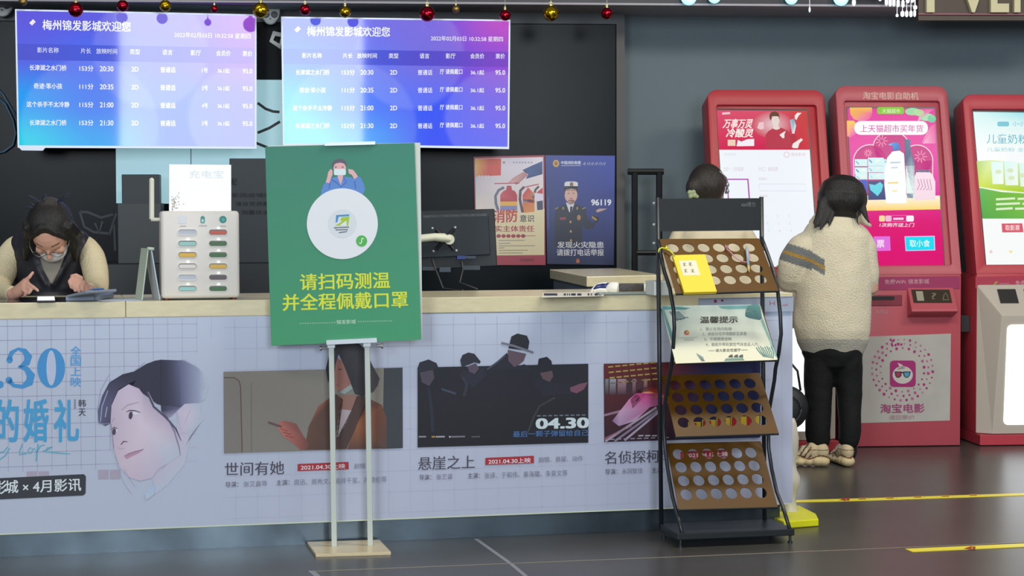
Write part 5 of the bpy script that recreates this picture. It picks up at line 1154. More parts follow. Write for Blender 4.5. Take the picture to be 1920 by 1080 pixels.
# tent card
apx = FC.uvw(wtop(283, 561)); pt_ = Plane(FC.p(0, .05, 0), -FC.b)
tc = thing('tent_card', wtop(285, 564), 'folded tent card with green side beside the charging station', 'card')
def leaf(name, xt, yt, xb, yb, wd, m):
    t0_ = pt_.px(xt, yt); b0_ = V((pt_.px(xb, yb).x, pt_.px(xb, yb).y, ZW + .001)); ex = (FC.b * .12 + FC.t * wd)
    n = (t0_ - b0_).cross(ex).normalized() * .004
    return MB().prism([t0_, b0_, b0_ + ex, t0_ + ex], n).build(name, m, tc)
leaf('front_leaf', 279, 466, 267.5, 567, -.02, mat('pale_green_card', H('b5c4b2', 1.15), .45)); leaf('back_leaf', 285, 468, 301, 566, -.02, mat('pale_blue_card', H('b9c3d2', 1.15), .45))
MB().tube([pt_.px(276, 466), pt_.px(289, 467)], .006, 8).build('fold', mat('pale_green_card'), tc, smooth=True)
def flat(name, quad, th, m, label, cat, group=None, z=ZW, bev=0.0, yaw=None):
    P = [atz(x, y, z + th) for x, y in quad]
    o = MB().prism(P, (0, 0, -th + .0003)).build(name, m, None, bevel=bev); tag(o, label, cat, group); return o
flat('desk_mat', ((-60, 557.5), (126, 557), (124, 565.5), (-60, 567)), .0015, mat('black_glass_mat', (.012, .013, .015), .06), 'black glossy desk mat under the phone', 'mat')
ph = flat('phone', ((68.5, 555.5), (103, 555), (104, 563), (68.5, 563.5)), .006, mat('phone_black', (.02, .02, .022), .2), 'mobile phone with a lit white screen on the desk mat', 'phone', z=ZW + .0018, bev=.001)
MB().prism([atz(x, y, ZW + .0086) for x, y in ((70, 555.9), (102, 555.5), (102.8, 562.4), (70, 562.8))], (0, 0, -.0005)).build('phone_screen', mat('phone_glow', (.8, .85, .9), .2, emit=(.80, .9, .95), estr=.9), ph)
tr = thing('tray', wtop(168, 560), 'grey plastic tray with a blue middle beside her right hand', 'tray')
q = [wtop(x, y) for x, y in ((123, 565), (177, 564), (214, 559), (160, 557))]
MB().prism([p + V((0, 0, .0008)) for p in q], (0, 0, .018)).build('base', mat('grey_tray', H('7f8ba0', 1.1), .35), tr, bevel=.003)
tq = [atz(124, 553.5, ZW + .022), atz(178, 552.5, ZW + .022), atz(219, 541.5, ZW + .045), atz(160, 545, ZW + .045)]
MB().prism(tq, (0, 0, -.010)).build('lid', mat('grey_lid', H('8d96a8', 1.1), .35), tr, bevel=.003)
bq = [tq[0] * .55 + tq[1] * .45, tq[1] * .8 + tq[0] * .2, tq[2] * .6 + tq[3] * .4, tq[3] * .75 + tq[2] * .25]
MB().prism([p + V((0, 0, .001)) for p in bq], (0, 0, .005)).build('blue_strip', mat('blue_film', H('3a70c8', 1.1), .3), tr, bevel=.001)
flat('paper_sheet', ((182, 562.5), (262, 559.5), (266, 563.6), (190, 565)), .0012, mat('blue_white_paper', H('c2cede', 1.15), .5), 'pale paper lying between the tray and the tent card', 'paper')
# monitor seen from behind
MC = [(690, 398), (927, 391.5), (932.5, 499), (693, 512)]
mp = [atd(x, y, 8.3) for x, y in MC]; PM = from3(mp[0], mp[1], mp[3]); mp = [PM.px(*q) for q in MC]
mo = thing('computer_monitor', atd(812, 548, 8.0), 'black computer monitor seen from behind on a white arm', 'monitor')
M_MON = mat('monitor_black', H('272d32'), .42, spec=.35)
slab('casing', mp, .02, M_MON, mo, bevel=.004); 
slab('rear_cover', [PM.px(*lerp4(MC, u, v), .014) for u, v in ((.05, .12), (.95, .12), (.95, .80), (.05, .80))], .013, mat('monitor_cover', H('2c363e'), .5, spec=.3), mo, bevel=.004)
slab('vent_strip', [PM.px(x, y, .003) for x, y in ((792, 403.5), (913, 400.5), (913, 407), (792, 409))], .002, mat('vent_dark', H('3d4347'), .35, var=.5, vscale=120), mo)
for x, y in ((811, 428), (853.5, 426.5), (813, 471), (856, 470)): MB().lathe(PM.px(x, y, .014), [(.006, 0), (.0055, .003), (.003, .004)], 12, axis=PM.n).build('screw', mat('bright_bolt'), mo)
MB().tube([PM.px(818, 430, .017), PM.px(851, 468, .017)], .008, 8).tube([PM.px(851, 430, .017), PM.px(817, 468, .017)], .008, 8).build('mount_cross', mat('cross_black', (.015, .016, .018), .4), mo)
arm = MB().tube([PM.px(842, 449, .035), PM.px(832, 446, .05), PM.px(815, 444.5, .06), PM.px(790, 447, .07), PM.px(762, 458, .08), PM.px(742, 476, .09)], [(.012, .02), (.02, .022), (.017, .02), (.017, .02), (.017, .02), (.016, .018)], 14, ref=(0, 0, 1))
e = PM.px(742, 476, .09); eb = V((e.x, e.y - .55, ZW + .002))
bb = FC.p(FC.uvw(e)[0], .52, ZW + .001)
arm.tube([PM.px(742, 476, .09), V((bb.x, bb.y, e.z)) , V((bb.x, bb.y, e.z - .03)), bb], .016, 12)
auto_smooth(arm.build('monitor_arm', mat('ivory_arm', H('d9dcc6', 1.15), .4), mo))
MB().lathe(PM.px(843, 449, .012), [(.022, 0), (.022, .025)], 16, axis=PM.n).build('arm_joint', mat('ivory_arm'), mo)
for (x0, y0, x1, y1, c, nm) in ((857, 479.5, 872, 486, '2c4494', 'video_plug'), (872, 480, 892, 485, '38485a', 'port'), (824, 501, 845, 510, '465462', 'port'), (792, 500, 818, 507, '39444e', 'port'), (868, 498, 900, 506, '3a4650', 'port')):
    slab(nm, [PM.px(x, y, .020) for x, y in ((x0, y0), (x1, y0), (x1, y1), (x0, y1))], .006, mat('port_' + c, H(c), .4), mo)
for pts in (((811, 486), (815, 500), (824, 523), (831, 541), (833, 549)), ((866, 490), (868, 505), (862, 530), (860, 549))):
    P = [PM.px(x, y, .022) for x, y in pts[:-1]]; xx = pts[-1]
    d = FC.p(FC.uvw(PM.px(*xx))[0], .59, ZW + .004); P.append(V((d.x, d.y, P[-1].z * .3 + ZW * .7))); P.append(d)
    MB().tube(P, .0035, 8).build('cable', mat('grey_cable', H('4a4a48'), .5), mo, smooth=True)
# right hand end: ticket strip, handheld scanner, boxes
ts = flat('ticket_strip', ((1017, 549), (1132, 547), (1132, 554), (1015, 556.5)), .003, mat('strip_white', H('e6e4d8'), .5), 'flat pale strip with dark blocks along the worktop edge', 'strip')
a = Art(Z0, mp=lambda x, y, z: atz(x, y, ZW + .0036), k=1.1)
for (x0, x1) in ((1020, 1045), (1057, 1061), (1063, 1065), (1067, 1069), (1071, 1079.5), (1082.5, 1090), (1102, 1105), (1108, 1110), (1115, 1121), (1123, 1124.5), (1126, 1127.5)): a.rect(x0, 550, x1, 554, '3a4050')
a.build('strip_blocks', ts)
sc = thing('handheld_scanner', wtop(1165, 546), 'white and black handheld scanner lying on the right of the worktop', 'scanner')
DS = (wtop(1165, 548)).y
def sp_(x, y): return atd(x, y, DS)
Mw = mat('bright_white_plastic', H('dcdcd6', 1.1), .35)
auto_smooth(MB().tube([sp_(1109, 548), sp_(1112, 542), sp_(1118, 536), sp_(1127, 532.5), sp_(1137, 531.5)], .006, 10).tube([sp_(1113, 545), sp_(1125, 543), sp_(1140, 545)], [.008, .012, .012], 10).build('head_shell', Mw, sc))
auto_smooth(MB().tube([sp_(1113, 542.5), sp_(1120, 538), sp_(1130, 536.5), sp_(1142, 536)], [.007, .011, .013, .011], 12).build('window', mat('navy_window', H('26306a'), .15), sc))
auto_smooth(MB().tube([sp_(1134, 546), sp_(1140, 541.5), sp_(1148, 540), sp_(1156, 540.5), sp_(1161, 543)], [.006, .018, .026, .026, .016], 14).build('collar', Mw, sc))
auto_smooth(MB().box(Fr(sp_(1184, 538), YC), -.054, .054, -.02, .02, -.018, .014).build('grip', mat('grip_black', H('3c3a3e'), .45, bump=.3, bscale=150), sc, bevel=.006))
auto_smooth(MB().tube([sp_(1207, 539), sp_(1214, 539), sp_(1222, 541), sp_(1227, 544)], [.016, .02, .018, .006], 14).build('end_cap', Mw, sc))
MB().box(Fr(wtop(1170, 553), YC), -.10, .10, -.0, .05, .0005, .009).build('cradle', mat('grey_cradle', H('8f9a98'), .4), sc, bevel=.003)
o = MB().box(Fr(wtop(1241, 554.5) + UP * .0005, YC), -.03, .03, 0, .12, 0, .055).build('paper_box', mat('milky_box', H('dce4e2'), .4), None, bevel=.003); tag(o, 'small milky white box behind the left rack pole', 'box')

# white stand on a yellow foot, behind the counter corner
b0 = atz(1478, 978, 0)
ws = thing('floor_stand', b0, 'white turned floor stand with yellow foot behind the counter corner', 'stand')
fq = [atz(x, y, .03) for x, y in ((1428, 960), (1470, 978), (1535, 973), (1530, 963), (1500, 948), (1470, 946))]
MB().prism(fq, (0, 0, -.029)).build('foot', mat('yellow_plastic', H('d8d81c', 1.1), .4), ws, bevel=.004)
pc = atz(1480, 958, .03)
auto_smooth(MB().lathe(pc + V((0, 0, .0005)), [(.035, 0), (.03, .02), (.026, .05), (.034, .085), (.045, .11), (.043, .14), (.03, .17), (.026, .2), (.036, .25), (.038, .3), (.028, .36), (.02, .38)], 24).build('post', mat('cream_white_post', H('c9c4b4', 1.1), .4), ws), 1.2)

# ================================================================== PEOPLE
def pxof(p):
    d = V(p) - EYE; k = FPX / d.dot(_F); return 960 + d.dot(_R) * k, 540 - d.dot(_U) * k
def T(mb, pts, n=18, ref=(1, 0, 0), smooth=3):
    """pts: (x px, y px, depth, ra[, rb]) ; splined tube with rounded ends"""
    P = [atd(p[0], p[1], p[2]) for p in pts]; R_ = [(p[3], p[4] if len(p) > 4 else p[3]) for p in pts]
    if len(P) > 2 and smooth:
        Q_, S_ = [], []
        for i in range(len(P) - 1):
            p0, p1, p2, p3 = P[max(i - 1, 0)], P[i], P[i + 1], P[min(i + 2, len(P) - 1)]
            for s in range(smooth):
                t = s / smooth; t2, t3 = t * t, t * t * t
                Q_.append((p1 * 2 + (p2 - p0) * t + (p0 * 2 - p1 * 5 + p2 * 4 - p3) * t2 + (p1 * 3 - p0 - p2 * 3 + p3) * t3) * .5)
                S_.append(tuple(R_[i][k] * (1 - t) + R_[i + 1][k] * t for k in (0, 1)))
        P, R_ = Q_ + [P[-1]], S_ + [R_[-1]]
    a0 = (P[0] - P[1]).normalized(); a1 = (P[-1] - P[-2]).normalized()
    e0, e1 = min(R_[0]), min(R_[-1])
    P = [P[0] + a0 * e0 * .8, P[0] + a0 * e0 * .5] + P + [P[-1] + a1 * e1 * .5, P[-1] + a1 * e1 * .8]
    R_ = [tuple(q * .45 for q in R_[0]), tuple(q * .83 for q in R_[0])] + R_ + [tuple(q * .83 for q in R_[-1]), tuple(q * .45 for q in R_[-1])]
    return mb.tube(P, R_, n, ref)
def Cap(mb, pts, n=10):
    """finger chain: world points with radius"""
    P = [V(p[:3]) for p in pts]; R_ = [p[3] for p in pts]
    for i in range(len(P)): mb.ball(P[i], R_[i], nu=n, nv=8)
    for i in range(len(P) - 1): mb.tube([P[i], P[i + 1]], [R_[i], R_[i + 1]], n)
    return mb
def finger(mb, pts): return Cap(mb, [(*atd(x, y, d), r * .84) for x, y, d, r in pts])
M_SKIN = attr_mat('skin', .5, .35); M_HAIR = mat('black_hair', H('1b1917'), .42, spec=.5, bump=.5, bscale=25, stretch=(14, 14, 1.2), var=.3, vscale=6)
M_CLOTH = attr_mat('cloth', .8, .15, bump=.25, bscale=70); M_FLEECE = attr_mat('fleece', .95, .05, bump=.8, bscale=160, sheen=.3)
SKIN = H('c99a86', 1.15)
def body(name, mb, root, voxel, colf, m, smooth=4):
    return link(name, fuse(mb, voxel, smooth, colf), m, root, smooth=True)
def rotm(a): return Matrix(((1, 0, 0), (0, math.cos(a), -math.sin(a)), (0, math.sin(a), math.cos(a))))

# --- staff woman seated behind the counter ---------------------------------
w1 = thing('person', V((atd(95, 500, 7.9).x, 7.9, 0)), 'seated staff woman in black vest looking down, white mask and glasses', 'person')
C = atd(95, 431, 7.56); al = math.radians(60)
f_ = V((0, -math.cos(al), -math.sin(al))); u_ = V((0, -math.sin(al), math.cos(al))); r_ = V((1, 0, 0))
RM = Matrix((r_, -f_, u_)).transposed()        # local x=right, y=back, z=head up
hp = lambda x, y, z: C + r_ * x + f_ * y + u_ * z
mb = MB()
mb.ball(C, .074, .094, .098, RM); mb.ball(hp(0, .028, -.052), .056, .062, .062, RM); mb.ball(hp(0, .05, -.085), .030, .034, .026, RM)
Cap(mb, [(*hp(0, .092, -.008), .009), (*hp(0, .104, -.034), .012)])                        # nose
for sx in (-1, 1):
    mb.ball(hp(.074 * sx, -.005, -.02), .012, .02, .028, RM)                                   # ear
    mb.ball(hp(.036 * sx, .07, -.03), .022, .02, .022, RM)                                     # cheek
T(mb, [(95, 452, 7.62, .045), (95, 470, 7.72, .05), (95, 490, 7.78, .08)])
T(mb, [(95, 476, 7.765, .115, .07), (95, 520, 7.765, .12, .085), (95, 575, 7.80, .125, .09), (96, 640, 7.875, .125, .09), (97, 680, 7.92, .12, .085)])
for sx, kx in ((72, 66), (122, 128)):                                                        # thighs, shins, feet
    T(mb, [(sx, 700, 7.92, .07), (kx, 706, 7.74, .06), (kx, 712, 7.62, .052)]); T(mb, [(kx, 712, 7.62, .05), (kx, 800, 7.62, .046), (kx, 925, 7.66, .034)]); T(mb, [(kx, 960, 7.70, .035), (kx, 972, 7.60, .03)])
T(mb, [(30, 470, 7.77, .036), (6, 510, 7.68, .034), (-4, 538, 7.54, .03), (6, 548, 7.36, .022), (24, 551, 7.22, .022)]); T(mb, [(160, 468, 7.77, .036), (179, 510, 7.68, .034), (186, 538, 7.56, .03), (180, 543, 7.42, .022), (167, 544, 7.27, .022)])
T(mb, [(24, 552, 7.225, .025, .02), (36, 544.5, 7.195, .031, .02), (48, 534, 7.175, .033, .018)], ref=(.5, 0, .8))
finger(mb, [(47, 526, 7.175, .0095), (55, 519.5, 7.165, .0085), (61.5, 511, 7.165, .0072)])
finger(mb, [(52, 531.5, 7.160, .0095), (62, 538, 7.140, .0085), (71, 544.5, 7.130, .007)])
finger(mb, [(50, 538.5, 7.155, .009), (58, 543.5, 7.140, .0085), (54, 550, 7.140, .0075)])
finger(mb, [(44, 544.5, 7.155, .0085), (51, 549.5, 7.145, .0078), (46, 554.5, 7.150, .007)])
finger(mb, [(38, 535.5, 7.200, .011), (45, 526.5, 7.205, .009), (54, 521, 7.200, .0078)])
T(mb, [(165, 545.5, 7.265, .025, .02), (156, 538.5, 7.245, .031, .02), (145, 528.5, 7.220, .034, .02)], ref=(.5, 0, -.8))
finger(mb, [(137, 519.5, 7.210, .0095), (130.5, 527.5, 7.190, .009), (134, 539, 7.190, .0075)])
finger(mb, [(143.5, 523.5, 7.210, .0095), (138, 534.5, 7.185, .009), (141, 545, 7.190, .0078)])
finger(mb, [(150, 526.5, 7.215, .0092), (145.5, 537.5, 7.190, .0088), (148.5, 546.5, 7.195, .0076)])
finger(mb, [(156.5, 530.5, 7.225, .0085), (153, 540, 7.205, .008), (156, 547, 7.210, .007)])
finger(mb, [(152, 521.5, 7.230, .011), (143, 516, 7.225, .0092), (134.5, 517.5, 7.215, .008)])
LIP = H('b87a70', 1.1); BROW = H('54423a')
def sk(co):
    d = co - C; x, y, z = d.dot(r_), d.dot(f_), d.dot(u_)
    if d.length < .16:
        if y > .05 and .016 < z - .1 * (.03 - abs(abs(x) - .03)) < .022 and .016 < abs(x) < .048: return BROW
        if y > .05 and -.008 < z < -.004 and .018 < abs(x) < .044: return H('5a443c')
        if y > .06 and abs(x) < .02 and -.078 < z < -.066: return LIP
    return SKIN
body('body', mb, w1, .0036, sk, M_SKIN, 2)
mb = MB(); mb.ball(hp(0, -.022, .018), .089, .097, .100, RM, nu=28, nv=18)
mb.ball(hp(0, -.07, .05), .05, .045, .045, RM)
for sx in (-1, 1):
    for k, (x0, w) in enumerate(((.08, .016), (.087, .014), (.07, .015))):
        a, b, c = hp(x0 * sx, .02 - .02 * k, .05), hp((x0 + .012) * sx, .015 - .02 * k, -.01), hp((x0 + .006 + .008 * k) * sx, -.0 - .02 * k, -.075)
        Cap(mb, [(*a, w), (*b, w), (*c, w * .55)])
    T(mb, [(95 + 38 * sx, 440, 7.58, .022), (95 + 43 * sx, 462, 7.60, .022), (95 + 46 * sx, 486, 7.63, .010)])
for sx in (-1, 1): Cap(mb, [(*hp(.010 * sx, .040, .088), .018), (*hp(.038 * sx, .052, .068), .013), (*hp(.062 * sx, .050, .036), .010), (*hp(.075 * sx, .042, -.005), .008), (*hp(.080 * sx, .035, -.04), .007)])
link('hair', fuse(mb, .006, 3), M_HAIR, w1, smooth=True)
fl_ = MB(); rnd = random.Random(8)
for k in range(22):
    w = rnd.uniform(-1.2, 1.2); b0_ = hp(.05 * math.sin(w), -.06 + rnd.uniform(-.03, .03), .085); d = V((rnd.uniform(-.035, .035) + .03 * math.sin(w), rnd.uniform(-.02, .02), rnd.uniform(.012, .034)))
    fl_.tube([b0_, b0_ + d * .6 + V((0, 0, .006)), b0_ + d + V((rnd.uniform(-.015, .015), 0, 0))], [.0022, .0016, .0006], 5)
fl_.build('stray_hair', mat('blue_black_hair', H('2a3350'), .4), w1, smooth=True)
mb = MB(); mb.ball(hp(0, .042, -.066), .058, .062, .046, RM, nu=24, nv=14); link('face_mask', fuse(mb, .004, 3), mat('white_mask', H('c9ccd2', 1.15), .7), w1, smooth=True)
gl_ = MB()
for sx in (-1, 1):
    ring = [hp(.033 * sx + .026 * math.cos(w), .108 - .006 * abs(math.cos(w)), -.006 + .019 * math.sin(w)) for w in [2 * math.pi * k / 20 for k in range(21)]]
    gl_.tube(ring, .0016, 6); gl_.tube([hp(.058 * sx, .104, -.002), hp(.076 * sx, .07, -.004), hp(.08 * sx, -.01, -.008)], .0016, 6)
gl_.tube([hp(-.008, .108, 0), hp(0, .112, .003), hp(.008, .108, 0)], .0016, 6)
gl_.build('glasses', mat('thin_metal', H('8a8880'), .3, metal=.8), w1, smooth=True)
mb = MB()
T(mb, [(94, 463, 7.77, .10, .075), (94, 474, 7.77, .140, .10), (94, 500, 7.76, .150, .115), (95, 540, 7.77, .152, .12), (95, 600, 7.82, .156, .125), (96, 660, 7.90, .165, .13)], n=32)
for y in range(480, 640, 19): T(mb, [(94, y - 4, 7.765 + max(0, y - 560) * .0012, .153, .120), (94, y + 4, 7.765 + max(0, y - 560) * .0012, .153, .120)], n=32)
for sx, x in ((-1, 44), (1, 147)): T(mb, [(x + 18 * -sx, 455, 7.75, .05), (x, 456, 7.76, .052, .06), (x + 6 * sx, 470, 7.77, .05, .07)])
for sx in (-1, 1): T(mb, [(94 + 40 * sx, 450, 7.75, .03), (94 + 38 * sx, 470, 7.70, .026), (94 + 22 * sx, 505, 7.655, .016), (94 + 7 * sx, 534, 7.65, .012)])
body('vest', mb, w1, .007, lambda co: H('22232b'), attr_mat('puffer', .45, .4, bump=.15, bscale=20), 4)
vn = [atd(x, y, d) for x, y, d in ((67, 464, 7.66), (124, 464, 7.66), (112, 503, 7.622), (95, 536, 7.612), (80, 505, 7.622))]
auto_smooth(MB().prism(vn, (0, .06, 0)).build('knit_top', mat('grey_knit', H('8f8a80', 1.1), .85, bump=.4, bscale=40, stretch=(14, 1, 1)), w1, bevel=.012, seg=3))
mb = MB()
T(mb, [(30, 463, 7.77, .048), (17, 482, 7.74, .053), (6, 510, 7.68, .054), (-4, 538, 7.54, .048), (6, 548, 7.36, .034), (24, 550.5, 7.235, .029)])
T(mb, [(160, 462, 7.77, .046), (172, 482, 7.74, .053), (179, 510, 7.68, .052), (183, 538, 7.56, .043), (178, 543, 7.42, .033), (167, 544, 7.285, .028)])
body('sweater_sleeves', mb, w1, .006, lambda co: H('d8ccaa', 1.1), attr_mat('knit', .9, .1, bump=.5, bscale=120), 3)
mb = MB()
for sx, kx in ((72, 66), (122, 128)):
    T(mb, [(sx + (97 - sx) * .4, 690, 7.95, .10), (sx, 702, 7.90, .084), (kx, 708, 7.74, .074), (kx, 712, 7.62, .065)]); T(mb, [(kx, 712, 7.62, .064), (kx, 800, 7.62, .06), (kx, 915, 7.65, .05)])
T(mb, [(97, 664, 7.915, .155, .12), (97, 692, 7.93, .165, .13)], n=28)
body('trousers', mb, w1, .009, lambda co: H('25262b'), M_CLOTH, 3)
for kx in (66, 128):
    mb = MB(); T(mb, [(kx, 958, 7.72, .042, .035), (kx, 966, 7.62, .04, .03), (kx, 968, 7.57, .035, .026)]); me = fuse(mb, .007, 3)
    zs = min(v.co.z for v in me.vertices); me.transform(Matrix.Translation((0, 0, .003 - zs))); link('shoe', me, mat('dark_shoe', (.02, .02, .022), .5), w1, smooth=True)
q = V((atd(97, 690, 7.95).x, 7.95, 0)); zt_ = atd(97, 690, 7.95).z - .13
st_ = thing('stool', q, 'round dark stool carrying the seated staff woman', 'stool')
MB().lathe(q + UP * (zt_ - .05), [(.17, 0), (.18, .02), (.17, .045), (.1, .05)], 28).build('seat', mat('stool_black', (.02, .02, .022), .5), st_, smooth=True)
MB().lathe(q + UP * .03, [(.025, 0), (.025, zt_ - .081)], 14).build('column', M_BLK, st_); MB().lathe(q, [(.2, .002), (.19, .02), (.05, .03)], 28).build('base', M_BLK, st_)

# --- girl at the kiosks, seen from behind ------------------------------------
g0 = 9.47
g = thing('person', V((atd(1563, 500, g0).x, g0, 0)), 'girl in cream fleece jacket and black trousers, back to the camera', 'person')
mb = MB()
hc = atd(1580, 377, g0 + .01)
mb.ball(hc, .085, .1, .115); mb.ball(hc + V((0, .06, -.05)), .055, .06, .06); mb.ball(hc + V((.083, .0, -.035)), .012, .02, .03); mb.ball(hc + V((-.083, .0, -.035)), .012, .02, .03)
Cap(mb, [(*(hc + V((0, .1, -.01))), .01), (*(hc + V((0, .113, -.035))), .013)])
T(mb, [(1575, 405, g0, .05), (1571, 425, g0, .055), (1568, 450, g0, .12, .08)])
T(mb, [(1568, 450, g0, .13, .08), (1565, 520, g0, .13, .09), (1562, 600, g0, .13, .1), (1561, 660, g0, .135, .1)])
for (a_, b_) in (((1541, 670), (1538, 850)), ((1585, 670), (1593, 850))): T(mb, [(a_[0], a_[1], g0, .07), (b_[0], 760, g0, .05), (b_[0], b_[1], g0 - .02, .036)])
for (a_, b_, c_, h_) in (((1520, 455), (1480, 522), (1472, 512), (1470, 502)), ((1616, 458), (1633, 540), (1624, 530), (1618, 520))):
    T(mb, [(*a_, g0, .045), (*b_, g0 + .02, .038), (*c_, g0 + .2, .028)]); p = atd(*h_, g0 + .26); s = -1 if a_[0] < 1560 else 1
    T(mb, [(*c_, g0 + .2, .026), (h_[0], h_[1], g0 + .27, .032, .016)])
    for k in range(4): b0_ = p + V((-.024 + .016 * k, .035, 0)); Cap(mb, [(*b0_, .008), (*(b0_ + V((0, .03, .006))), .0075), (*(b0_ + V((0, .05 - .006 * abs(k - 1.5), -.004))), .0065)])
    b0_ = p + V((-.03 * s, .0, .0)); Cap(mb, [(*b0_, .01), (*(b0_ + V((-.016 * s, .025, .006))), .0085), (*(b0_ + V((-.014 * s, .045, .008))), .007)])
body('body', mb, g, .0065, lambda co: SKIN, M_SKIN, 3)
mb = MB()
mb.ball(hc + V((-.002, -.008, .012)), .122, .124, .112, nu=28, nv=18)
T(mb, [(1579, 366, g0 - .005, .121, .118), (1578, 380, g0 - .01, .122, .112), (1578, 387, g0 - .01, .112, .09)], n=28)
for pts in (((1546, 378, .034), (1541, 398, .030), (1536, 414, .018), (1527, 428, .004)), ((1552, 382, .030), (1550, 402, .022), (1545, 418, .012), (1536, 433, .003)), ((1558, 386, .022), (1560, 403, .012), (1557, 418, .007), (1550, 430, .002)), ((1540, 380, .022), (1534, 402, .014), (1524, 420, .003)),
            ((1613, 376, .024), (1620, 396, .016), (1625, 410, .009), (1633, 421, .003)), ((1608, 384, .020), (1607, 402, .009), (1608, 416, .006), (1615, 428, .002)), ((1616, 382, .016), (1624, 402, .009), (1629, 415, .003)), ((1566, 386, .03), (1568, 393, .012)), ((1590, 386, .03), (1590, 392, .012))):
    T(mb, [(x, y, g0 - .06 - max(0, y - 385) * .0012, r, r * .8) for x, y, r in pts], n=12)
link('hair', fuse(mb, .0055, 3), M_HAIR, g, smooth=True)
mb = MB()
T(mb, [(1574, 404, g0, .070, .07), (1573, 412, g0, .095, .085), (1571, 424, g0, .145, .10), (1569, 442, g0, .172, .115), (1567, 490, g0, .182, .125), (1564, 540, g0, .190, .135), (1562, 590, g0, .192, .14), (1561, 618, g0, .188, .142), (1561, 634, g0, .176, .135), (1561, 642, g0, .172, .13)], n=40)
T(mb, [(1530, 446, g0, .062), (1508, 464, g0 - .01, .074), (1487, 498, g0, .076), (1482, 524, g0 + .03, .068), (1479, 524, g0 + .12, .055), (1473, 510, g0 + .24, .042)], n=20)
T(mb, [(1606, 444, g0, .066), (1619, 468, g0, .068), (1627, 510, g0 + .01, .058), (1628, 540, g0 + .05, .05), (1624, 530, g0 + .22, .042)], n=20)
for s_, P_ in ((-1, ((1550, 400), (1534, 408), (1519, 416))), (1, ((1598, 400), (1614, 410), (1632, 424)))): T(mb, [(P_[0][0], P_[0][1], g0 + .03, .03, .035), (P_[1][0], P_[1][1], g0 + .045, .026, .03), (P_[2][0], P_[2][1], g0 + .06, .012)])
CRM, GRY, MUS, RIB = H('d6ceb4', 1.14), H('767a7a', 1.05), H('b08a38', 1.05), H('aeaca0', 1.08)
def jk(co):
    x, y = pxof(co)
    if y > 636: return RIB
    if x < 1546 and co.y < g0 + .16:
        c = 473 + (x - 1478) * .33 if x < 1522 else 487.5 + (x - 1522) * .6
        d = y - c
        lo = -17 if x < 1522 else -15; hi = 19 if x < 1522 else 15
        if lo < d < hi: return MUS if -1.5 < d < 4.5 else GRY
    return CRM
def fuse_wrinkle(me, amp, sc, seed):
    nn = [V(v.normal) for v in me.vertices]
    for v, nv in zip(me.vertices, nn):
        n = noise.noise(v.co * sc + V((seed, 0, 0))) + .5 * noise.noise(v.co * sc * 2.3 + V((0, seed, 0))); v.co += nv * n * amp
    me.update(); return me
me = fuse(mb, .0058, 5, jk); fuse_wrinkle(me, .008, 6, 3); link('jacket', me, M_FLEECE, g, smooth=True)
mb = MB()
T(mb, [(1561, 640, g0, .150, .115), (1561, 662, g0, .152, .118)], n=28)
T(mb, [(1541, 655, g0, .085, .10), (1536, 690, g0 - .005, .076, .088), (1535, 745, g0 - .01, .068, .078), (1534, 800, g0 - .02, .062, .07), (1534, 824, g0 - .02, .060, .066)], n=22)
T(mb, [(1585, 655, g0, .085, .10), (1590, 690, g0 - .005, .072, .085), (1592, 745, g0 - .01, .062, .074), (1593, 800, g0 - .03, .054, .066), (1593, 824, g0 - .03, .052, .062)], n=22)
me = fuse(mb, .0075, 4, lambda co: H('1d1f1f')); fuse_wrinkle(me, .006, 9, 5); link('trousers', me, M_CLOTH, g, smooth=True)
for x in (1537, 1592): link('sock', fuse(T(MB(), [(x, 830, g0 - .02, .042), (x + .5, 850, g0 - .02, .038)]), .007, 2), mat('black_sock', H('15181c'), .8), g, smooth=True)
def sneaker(heel, yaw, label):
    """chunky trainer: heel ground point, yaw = direction of the toe"""
    d = V((math.cos(yaw), math.sin(yaw), 0)); s = V((-d.y, d.x, 0)); L = .235
    p = lambda a, b, z: heel + d * a + s * b + UP * z
    mb = MB()
    for (a, w, h) in ((.0, .036, .05), (.03, .042, .055), (.07, .040, .048), (.11, .041, .042), (.15, .045, .044), (.19, .043, .040), (.215, .034, .034)): mb.ball(p(a + .02, 0, h * .5 + .001), .034, w, h * .52, Matrix((d, s, UP)).transposed(), nu=16, nv=10)
    for (a, z, w, h) in ((.03, .085, .033, .045), (.07, .085, .034, .05), (.11, .075, .036, .038), (.15, .06, .037, .028), (.19, .05, .033, .02)): mb.ball(p(a, 0, z - .01), .04, w, h, Matrix((d, s, UP)).transposed(), nu=16, nv=10)
    def cf(co):
        q = co - heel; a = q.dot(d); z = q.z
        wv = .05 + .008 * math.sin(a * 55)
        if z < wv - .006: return H('cdbb90', 1.12)
        if z < wv + .002: return H('6a4428')
        if z > .118: return H('23242a')
        if .075 < a < .15 and abs(math.sin((a + z * .7) * 120)) > .88: return H('4a3a30')
        if .155 < a and z > .062: return H('3a3a48')
        if .082 < z < .087 and a < .09: return H('7a6448')
        return H('c3b290', 1.12)
    me = fuse(mb, .0045, 2, cf)
    zs = min(v.co.z for v in me.vertices); me.transform(Matrix.Translation((0, 0, .001 - zs)))
    link('shoe', me, attr_mat('trainer', .55, .3), g, smooth=True)
hl = atz(1551, 875, 0); sneaker(hl, math.pi * .93, ''); hl = atz(1592, 876, 0); sneaker(hl, math.pi * .55, '')

